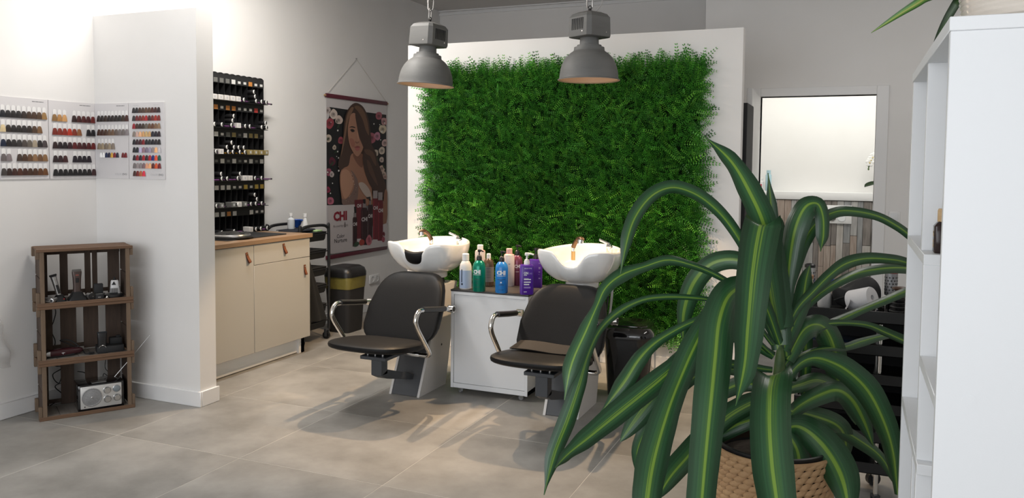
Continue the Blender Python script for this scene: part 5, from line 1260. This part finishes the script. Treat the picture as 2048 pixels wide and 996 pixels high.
dl([(1565, 700), (1590, 640), (1605, 600), (1612, 560), (1620, 530)], 36, .14, -.3, base=.8, peak=.4)
dl([(1570, 780), (1600, 770), (1640, 762), (1684, 790), (1712, 850)], 34, .36, .3, base=.5, peak=.5)
dl([(1550, 770), (1490, 742), (1440, 735), (1395, 748), (1370, 775)], 32, .30, .3, base=.5, peak=.5)
dl([(1545, 790), (1500, 768), (1462, 775), (1420, 800), (1400, 850)], 34, .18, -.3, base=.5, peak=.5)
dl([(1572, 700), (1580, 760), (1590, 700), (1606, 640), (1612, 720), (1606, 830)], 30, .25, .2, base=.6, peak=.6)
dl([(1555, 840), (1590, 890), (1600, 930), (1606, 990), (1606, 1050)], 44, -.20, .1, base=.5, peak=.5)
crown = on_d(1560, 715, DC); loc = lambda p: Vector(p)-BASE
cane = mat('cane_green', (.035, .085, .02, 1), .5, noise=.5, nscale=12, col2=(.08, .13, .03, 1), stretch=(1, 1, 3)); bark = mat('cane_bark', (.10, .075, .05, 1), .85, noise=.6, nscale=10, col2=(.17, .13, .09, 1), stretch=(2, 2, 6), bump=.5, bscale=40)
st0 = loc(BASE+Vector((.0, .0, .44))); st1 = loc(on_d(1556, 820, DC)); st2 = loc(crown); st3 = loc(on_d(1561, 690, DC))
MB().tube(crom([st0, (st0+st1)/2, st1], 14), [.024]*15, 14).build('cane', bark, dp)
MB().tube(crom([st1, st2, st3], 14), [.028-.0018*i for i in range(15)], 14).build('crown_stem', cane, dp)
# woven basket: rows of interlocked braided strands over an inner pot
BR0, BR1, BH = .165, .188, .525
straw = mat('straw', (.36, .20, .095, 1), .75, noise=.7, nscale=30, col2=(.52, .33, .17, 1), bump=.5, bscale=120)
MB().lathe([(0, .0), (BR0-.02, .0), (BR0-.012, .01), (BR1-.016, BH-.01), (BR1-.022, BH-.01), (BR0-.02, .03), (0, .03)], 40).build('basket_liner', mat('liner_dark', (.05, .03, .02, 1), .9), dp)
bs = thing; NR, NS = 26, 34
strand = MB(); 
sl = 2*PI/NS
for r_i in range(NR):
    z = .012+(BH-.02)*r_i/(NR-1)
    Rr = BR0+(BR1-BR0)*z/BH
    row_me = None; cam_a = math.atan2(-BASE.y, -BASE.x)
    for k in range(NS):
        a0 = (k+.5*(r_i % 2))*sl; rings = []
        near = z > .36 and math.cos(a0-cam_a) > -.12      # the strands the photograph shows are single parts
        if near and row_me is not None: put('straw_strand', row_me, None, dp, rotz(a0)); continue
        at_ = 0 if near else a0
        for q in range(6):
            t = q/5; a = at_+(t-.5)*sl*1.5; rad = Rr+.004*math.sin(PI*t)-.003*(1-math.sin(PI*t)); zz_ = z+(t-.5)*.014; wv = .0105*math.sin(PI*(.12+.76*t))
            c = Vector((rad*math.cos(a), rad*math.sin(a), zz_)); rd_ = Vector((math.cos(a), math.sin(a), 0))
            rings.append([c+Vector((0, 0, wv)), c+rd_*wv*.5+Vector((0, 0, wv*.3)), c+rd_*wv*.4-Vector((0, 0, wv*.5)), c-Vector((0, 0, wv)), c-rd_*wv*.5])
        if near:
            row_me = MB().loft(rings).mesh('straw_strand', ang=70); row_me.materials.append(straw); put('straw_strand', row_me, None, dp, rotz(a0)); continue
        strand.loft(rings)
wv_ = strand.build('woven_strands', straw, dp, ang=70); wv_['kind'] = 'stuff'
MB().tube([(BR1*math.cos(a), BR1*math.sin(a), BH-.003) for a in np.linspace(0, 2*PI, 49)[:-1]], .007, 8, closed=True).build('basket_rim', straw, dp)
MB().lathe([(BR1-.012, BH-.05), (BR1-.010, BH+.012), (BR1-.016, BH+.014), (BR1-.022, BH-.03), (BR1-.03, BH-.055)], 40).build('inner_pot', blackp, dp)
MB().lathe([(BR1-.024, BH-.04), (BR1-.06, BH-.028), (.03, BH-.024), (0, BH-.022)], 36).build('soil', mat('soil', (.018, .012, .008, 1), 1, noise=.6, nscale=60, col2=(.05, .035, .025, 1), bump=1, bscale=60), dp)

# ------------------------------------------------------------------ white shelving unit on the right
SX, SXB = .147, .467; SN, SF = 1.561, 2.463; b_ = .022
sh_ = thing('shelf_unit', 'tall white open shelf unit with staggered boards at the right edge', 'shelf', (SX, SN, 0))
YL = lambda y: y-SN
D_ = SXB-SX
def board(name, y0, y1, z0, z1, x0=0, x1=D_): return MB().bb(x0, x1, YL(y0), YL(y1), z0, z1).build(name, white_lam, sh_, bevel=.0012, seg=1)
board('top_board', SN-.002, SF+.002, 1.657, 1.681, -.002)
board('side_panel', SN, SN+b_, 0, 1.657); board('side_panel', SF-b_, SF, 0, 1.657)
board('divider', 2.012, 2.012+b_, 1.241, 1.657, .002); board('shelf_board', 1.917, SF-b_, 1.218, 1.241)
board('divider', 1.917, 1.917+b_, .795, 1.218, .0); board('shelf_board', SN+b_, 1.917, 1.0, 1.023)
board('shelf_board', 1.888, SF-b_, .772, .795); board('divider', 2.04, 2.04+b_, .35, .772, .002)
board('shelf_board', SN+b_, 1.93, .55, .573); board('divider', 1.93-b_, 1.93, .35, .772); board('shelf_board', SN+b_, SF-b_, .327, .35); board('bottom_board', SN+b_, SF-b_, .05, .073)
cp = on_y(1938, 803, SN)
MB().cyl((cp.x-SX, .0, cp.z), (cp.x-SX, -.0006, cp.z), .011, n=24).build('cover_cap', white_lam, sh_)
t = thing('lotion_bottle', 'dark brown square bottle with wooden cap on the white shelf', 'bottle', (.187, 1.967, 1.2412))
stack([(0, .034, .034), (.003, .038, .038), (.058, .038, .038), (.066, .026, .026), (.07, .016, .016)], .3).build('body', mat('brown_glass', (.022, .010, .009, 1), .2), t)
MB().lathe([(.0125, .068), (.0125, .092), (.011, .096), (0, .0965)], 20).build('cap', mat('cap_wood', (.42, .27, .13, 1), .5, noise=.5, nscale=12, col2=(.55, .38, .2, 1), stretch=(1, 1, 8)), t)
for z, h in ((.044, .004), (.036, .010), (.022, .006), (.012, .008)): MB().bb(-.0195, -.019, -.008, .006, z, z+h).build('label_print', mat('gold_print', (.45, .3, .14, 1), .4), t)
# pot with plant on top of the shelf
PC = Vector((.312, 1.722, 1.681))
pt = thing('potted_plant', 'glossy cream ribbed pot with a trailing plant on top of the white shelf', 'potted plant', PC)
prf = [(0, 0), (.122, 0), (.130, .006)]
for i in range(18): prf += [(.134+.008*min(1, i/10), .010+i*.0095), (.1325+.008*min(1, i/10), .0145+i*.0095)]
prf += [(.142, .185), (.136, .188), (.128, .17), (.125, .03), (0, .028)]
MB().lathe(prf, 56).build('pot', mat('cream_glaze', (.66, .60, .53, 1), .12, coat=.6), pt)
MB().lathe([(.127, .155), (.06, .162), (0, .163)], 32).build('soil', MATS['soil'], pt)
def pl(pts, w, m, roll=0, **k): leaf(pt, pts, w, roll, m=m, off=PC, seed=len(pt.children), **k)
c0 = PC+Vector((-.03, -.02, .16))
pl([c0, PC+Vector((-.10, -.02, .26)), on_d(1900, -40, 1.78), on_d(1845, 0, 1.80), on_d(1800, 28, 1.82), on_d(1742, 66, 1.85)], .021, leaf_y, .4, peak=.4, base=.5)
pl([PC+Vector((-.02, .08, .16)), PC+Vector((-.03, .16, .24)), on_d(1935, -30, 2.04), on_d(1912, 8, 2.07), on_d(1890, 46, 2.09), on_d(1865, 93, 2.1)], .022, leaf_k, -.3, peak=.6, base=.6)
pl([PC+Vector((.02, -.04, .16)), PC+Vector((.03, -.12, .21)), PC+Vector((.05, -.165, .175)), PC+Vector((.08, -.19, .13))], .032, leaf_k, .2, peak=.5)
for i in range(9):
    a = i*.75+.2; pl([PC+Vector((.03*math.cos(a), .03*math.sin(a), .16)), PC+Vector((.09*math.cos(a), .09*math.sin(a), .30)), PC+Vector((.19*math.cos(a), .19*math.sin(a), .36)), PC+Vector((.27*math.cos(a), .27*math.sin(a), .30))], .026, leaf_y if i % 2 else leaf_k, .3, peak=.45)

# ------------------------------------------------------------------ black tool trolley behind the dracaena
QX0, QX1, QY0, QY1 = -.205, .25, 3.56, 3.93; QZ = .838
tq = thing('tool_trolley', 'black hairdresser trolley with stacked trays behind the dracaena', 'trolley', ((QX0+QX1)/2, (QY0+QY1)/2, 0))
qx, qy = (QX1-QX0)/2, (QY1-QY0)/2
PXs = (-qx+.02, .13-(QX0+QX1)/2)
for xx in PXs:
    for sy in (-1, 1): MB().cyl((xx, sy*(qy-.02), .07), (xx, sy*(qy-.02), QZ-.05), .009, n=12).build('post', chrome, tq)
def tray_at(z, hgt, w=1., nm='tray'):
    W, Dd = 2*qx*w, 2*qy
    return MB().bb(-W/2, W/2, -Dd/2, Dd/2, z, z+.006).bb(-W/2, W/2, -Dd/2, -Dd/2+.006, z, z+hgt).bb(-W/2, W/2, Dd/2-.006, Dd/2, z, z+hgt).bb(-W/2, -W/2+.006, -Dd/2, Dd/2, z, z+hgt).bb(W/2-.006, W/2, -Dd/2, Dd/2, z, z+hgt).build(nm, blackp, tq, bevel=.002, seg=1)
tray_at(QZ-.045, .05, 1., 'top_tray')
MB().bb(-qx+.01, qx-.01, qy-.012, qy-.006, .17, QZ-.05).build('back_panel', blackm, tq)  # black sheet added to darken the gaps between the trays
MB().bb(qx-.02, qx-.014, -qy+.01, qy-.012, .17, QZ-.05).build('side_panel', blackm, tq)  # second added sheet, keeps the trolley inside dark from the right
for z in (.66, .54, .42, .30, .17): tray_at(z, .045, .96)
for sx in (-1, 1):
    for sy in (-1, 1):
        o = put('caster', frk, None, tq, T(PXs[(sx+1)//2], sy*(qy-.02), 0) @ rotz(.5*sx)); put('wheel', cast, None, o); 
        MB().bb(-.016, .016, -.019, .019, .045, .06).build('cover', chrome, o, bevel=.003)
QT = QZ-.0385
def q_at(px, py, z=None): p = on_z(px, py, z if z is not None else QT); return p
cl_m = mat('black_cape', (.012, .012, .013, 1), .7, bump=.5, bscale=14)
t = thing('black_cape', 'folded black salon cape heaped on the trolley top', 'cape', (.035, 3.84, QT+.012))
MB().ell((0, 0, .055), (.10, .065, .056), .8, .7, 36, 16, lambda q: Vector((q.x, q.y, q.z*(1+.25*math.sin(q.x*22)*math.cos(q.y*30))+.018*math.sin(q.x*30+q.y*21)))).ell((.06, -.03, .03), (.045, .05, .032), .8, .8, 20, 10).build('cloth', cl_m, t)
MB().tube(crom([(-.09, -.05, .03), (-.04, -.07, .05), (.04, -.075, .035), (.09, -.04, .02)], 20), .004, 6).build('hem', blackm, t)
t = thing('paper_roll', 'white neck-strip paper roll lying on the trolley top', 'paper roll', (.055, 3.69, QT+.02))
MB().lathe([(.012, -.05), (.045, -.05), (.047, -.045), (.047, .045), (.045, .05), (.012, .05), (.012, -.05)], 32, T(0, 0, .048) @ Matrix.Rotation(math.radians(70), 4, 'Y') @ Matrix.Rotation(.5, 4, 'X')).build('roll', mat('tissue', (.74, .73, .74, 1), .8, bump=.2, bscale=90), t)
MB().grid(lambda u, v: (-.045-.018*v, -.05+.09*u, .05-.049*v**.7), 6, 6).build('loose_end', MATS['tissue'], t)
t = thing('small_carton', 'small dark blue carton in front of the paper roll', 'carton', (.045, 3.625, QT), .1)
MB().bb(-.043, .043, -.018, .018, 0, .028).build('box', mat('navy_carton', (.010, .016, .05, 1), .35), t, bevel=.001, seg=1)
MB().bb(.0, .035, -.0184, -.018, .008, .02).build('print', mat('print_blue', (.05, .09, .22, 1), .4), t)
t = thing('steel_cup', 'small chrome cup right of the paper roll on the trolley', 'cup', (.125, 3.67, QT))
MB().lathe([(0, 0), (.02, 0), (.021, .055), (.0195, .055), (.0185, .003), (0, .002)], 24).build('cup', chrome, t)
MB().lathe([(.021, .052), (.0222, .054), (.021, .056)], 24).build('lip', chrome, t)
def round_brush(label, x, y, h, r, m_barrel, m_top, z=QT):
    t = thing('round_brush', label, 'brush', (x, y, z))
    MB().lathe([(0, 0), (.010, 0), (.011, .01), (.009, .05), (.012, .07)], 16).build('handle', blackp, t)
    MB().lathe([(.012, .07), (r, .075), (r, .07+h), (r*.8, .075+h)], 24).build('barrel', m_barrel, t)
    MB().lathe([(r*1.04, .07+h), (r*1.04, .082+h), (r*.7, .088+h), (0, .09+h)], 24).build('end_cap', m_top, t)
    hm = MB()
    for k in range(6):
        for i in range(12):
            a = 2*PI*(i+.5*(k % 2))/12; z_ = .085+h*.8*k/6; c = Vector((r*math.cos(a), r*math.sin(a), z_)); d = Vector((math.cos(a), math.sin(a), 0)); s = Vector((-d.y, d.x, 0))
            hm.add([c+d*.0006+s*.0035*math.cos(q)+Vector((0, 0, .0035*math.sin(q))) for q in np.linspace(0, 2*PI, 7)[:-1]], [(0, 1, 2, 3, 4, 5)])
    hm.build('vent_hole', blackm, t)
round_brush('round brush with pierced pale barrel and wooden rim at the left end of the trolley', -.165, 3.70, .075, .027, mat('barrel_pale', (.66, .58, .48, 1), .4), mat('rim_wood', (.45, .24, .12, 1), .5))
round_brush('round brush with dark cap behind the pierced pale one', -.158, 3.80, .11, .022, steel, blackp)
round_brush('round vent brush with red top standing at the right of the trolley', .172, 3.84, .10, .026, mat('barrel_grey', (.30, .30, .31, 1), .35, .6), mat('red_cap', (.35, .02, .02, 1), .4))
t = thing('spray_bottle', 'white spray bottle with blue nozzle behind the black cape', 'spray bottle', (-.095, 3.85, QT))
MB().lathe([(0, 0), (.028, 0), (.03, .006), (.03, .06), (.014, .085), (.013, .095)], 24).build('body', whitep, t)
stack([(.095, .026, .024), (.105, .028, .026), (.118, .05, .02, .012, 0), (.128, .046, .016, .014, 0)], .5).build('nozzle', mat('blue_nozzle', (.02, .06, .5, 1), .35), t)
rl = thing('hair_rollers', 'stack of black ribbed hair rollers at the right end of the trolley', 'hair rollers', (.196, 3.64, QT))
for k in range(7):
    MB().lathe([(.012, 0), (.032, .001), (.036, .006), (.032, .011), (.012, .0125)], 24).build('roller_disc', blackp, rl, M=T(.004*math.sin(k*2.1), .004*math.cos(k*1.7), k*.0165+.0005))
MB().cyl((0, 0, 0), (0, 0, .122), .012, n=14).build('core', blackm, rl)
t = thing('wooden_brush', 'flat brush with brown back lying on the ribbed rollers', 'brush', (.20, 3.64, QT+.1225))
MB().ell((0, 0, .009), (.035, .02, .009), nu=20, nv=10).build('back', mat('brush_wood', (.07, .035, .02, 1), .35), t)
MB().cyl((.03, 0, .009), (.09, .01, .009), .006, n=10).build('handle', MATS['brush_wood'], t)
t = thing('white_towel', 'white rolled towel behind the rollers on the trolley', 'towel', (.212, 3.74, QT+.002))
MB().ell((0, 0, .055), (.028, .035, .055), .7, .7, 24, 12).build('roll', mat('terry', (.7, .68, .66, 1), .95, bump=.6, bscale=200), t)
MB().tube([(-.02+.0014*i, -.024, .075+.02*math.sin(i*.2)) for i in range(30)], .004, 6).build('fold', MATS['terry'], t)
# clips and scissors in the trays
rc_ = random.Random(9)
clip_me = MB().bb(-.022, .022, -.0035, .0035, 0, .003).bb(-.022, .018, -.003, .003, .005, .0075).bb(-.024, -.018, -.0035, .0035, 0, .0075).mesh('clip')
cm_ = [steel, blackp, mat('clip_teal', (.02, .13, .10, 1), .4), mat('clip_red', (.5, .03, .02, 1), .35), mat('clip_green', (.12, .22, .15, 1), .4)]
clm = []
for m in cm_: q = clip_me.copy(); q.materials.append(m); clm.append(q)
def clips(label, n, x0, x1, y0, y1, z, ids, grp):
    for i in range(n):
        o = put('hair_clip', rc_.choice([clm[k] for k in ids]), None); o.location = (x0+(x1-x0)*(i+.5)/n, rc_.uniform(y0, y1), z+.0004); o.rotation_euler = (0, 0, rc_.uniform(-1.2, 1.2)); tag(o, label, 'hair clip', grp)
clips('metal hair clip lying loose on the trolley top', 7, -.16, -.01, 3.59, 3.64, QT, (0, 1), 'clips on the trolley top')
clips('small green hair clip in the third trolley tray', 9, -.05, .12, 3.59, 3.66, .5465, (2, 4), 'green clips in the trolley')
clips('red or steel hair clip in a lower trolley tray', 8, -.10, .10, 3.59, 3.66, .3065, (3, 0, 1), 'red clips in the trolley')
t = thing('comb_case', 'dark blue case lying in the second trolley tray', 'case', (-.04, 3.68, .6665))
MB().ell((0, 0, .018), (.10, .06, .018), .5, .5, 24, 10).build('case', mat('case_navy', (.01, .02, .045, 1), .3), t); MB().tube([(-.09, -.058, .018), (.09, -.058, .018)], .003, 6).build('zip', steel, t)
t = thing('black_apron', 'black apron hanging down the right side of the tool trolley', 'apron', (QX1+.012, 3.6, 0))
MB().grid(lambda u, v: (.012*math.sin(u*13)+.03*v*math.sin(u*6+1)+.01, -.06+u*.34, .79-.58*v), 24, 12).grid(lambda u, v: (.012*math.sin(u*13)+.03*v*math.sin(u*6+1)+.018, -.06+u*.34, .79-.58*v), 24, 12).build('cloth', cl_m, t)
MB().tube([(.005, -.05+.01*i, .79) for i in range(33)], .005, 6).build('hem', blackm, t)

BOXX = -.672
# ------------------------------------------------------------------ tall black box filling the dark gap behind the screen
t = thing('tall_black_box', 'tall black box showing as a dark strip behind the screen edge', 'cabinet', (BOXX, 5.74, 0))
MB().bb(-.50, 0, 0, .36, .02, 1.86).build('carcass', blackm, t, bevel=.002, seg=1)
MB().bb(-.50, 0, .36, .378, .03, 1.855).build('door', blackp, t, bevel=.002, seg=1)
MB().tube([(-.05, .378, 1.0), (-.05, .40, 1.01), (-.05, .40, 1.15), (-.05, .378, 1.16)], .006, 8).build('handle', steel, t)
MB().bb(-.48, -.02, .03, .33, 0, .02).build('plinth', blackm, t)

# ------------------------------------------------------------------ toilet room: flush plate, orchid, small bottles on the ledge
a_, c_ = on_y(1645, 410, WCB-.01), on_y(1703, 448, WCB-.01)
t = thing('flush_plate', 'white flush plate with two round buttons on the plank-clad wall', 'flush plate', ((a_.x+c_.x)/2, WCB-.004, (a_.z+c_.z)/2))
hw, hh = (c_.x-a_.x)/2, (a_.z-c_.z)/2
MB().bb(-hw, hw, -.012, 0, -hh, hh).build('plate', trim_white, t, bevel=.003)
for s in (-1, 1): MB().lathe([(0, .004), (.034, .004), (.036, .0), (.038, .002), (.036, -.004)], 28, Matrix.Rotation(PI/2, 4, 'X')).build('button', chrome if s < 0 else white_lam, t, M=T(s*.042, -.0125, -.03))
ZL = 1.1905
op = on_y(1748, 385, WCB+.05)
t = thing('orchid', 'white orchid on the toilet ledge, half hidden by the door casing', 'orchid', (op.x+.045, WCB+.07, ZL))
MB().lathe([(0, 0), (.04, 0), (.05, .07), (.046, .07), (.04, .01), (0, .008)], 24).build('pot', trim_white, t)
stem = crom([(0, 0, .05), (.02, 0, .2), (.0, -.01, .31), (-.05, -.02, .34), (-.09, -.03, .28), (-.10, -.035, .21)], 30)
MB().tube(stem, .003, 7).build('stem', cane, t)
pet = mat('petal_white', (.80, .79, .77, 1), .6)
for i, (k, sc) in enumerate(((14, 1), (17, 1), (20, 1), (22, .9), (24, .9), (12, .9))):
    c = Vector(stem[k]); f = MB()
    for j in range(5):
        a = j*2*PI/5+i; f.ell((c.x+.024*sc*math.cos(a), c.y-.012, c.z+.024*sc*math.sin(a)), (.019*sc, .004, .019*sc), nu=12, nv=6)
    fo_ = f.build('blossom', pet, t); MB().ell((c.x, c.y-.018, c.z), (.007, .006, .007), nu=10, nv=6).build('lip', mat('orchid_lip', (.62, .5, .2, 1), .5), fo_)
for k in (27, 29): MB().ell(tuple(stem[k]), (.008, .008, .012), nu=10, nv=8).build('bud', cane, t)
leaf(t, [Vector((op.x+.045, WCB+.07, ZL+.06)), Vector((op.x, WCB+.03, ZL+.09)), Vector((op.x-.06, WCB+.0, ZL+.075)), Vector((op.x-.085, WCB-.01, ZL+.055))], .045, .9, m=leaf_k, off=Vector((op.x+.045, WCB+.07, ZL)))
for px_, hgt, m, lb in ((1521, .12, whitep, 'small white bottle with red mark at the left end of the toilet ledge'), (1536, .20, mat('pale_aqua', (.40, .58, .64, 1), .35), 'pale blue air freshener can on the toilet ledge behind the leaf tip')):
    p = on_y(px_, 390, WCB+.05); t = thing('toiletry_bottle', lb, 'bottle', (p.x, WCB+.06, ZL))
    MB().lathe([(0, 0), (.026, 0), (.028, .004), (.028, hgt*.75), (.018, hgt*.82)], 24).build('body', m, t)
    MB().lathe([(.02, hgt*.82), (.02, hgt), (0, hgt+.001)], 20).build('cap', m if hgt > .15 else trim_white, t)
    if hgt < .15: MB().bb(-.012, .012, -.0288, -.028, .04, .065).build('label', mat('mark_red', (.45, .06, .10, 1), .5), t)
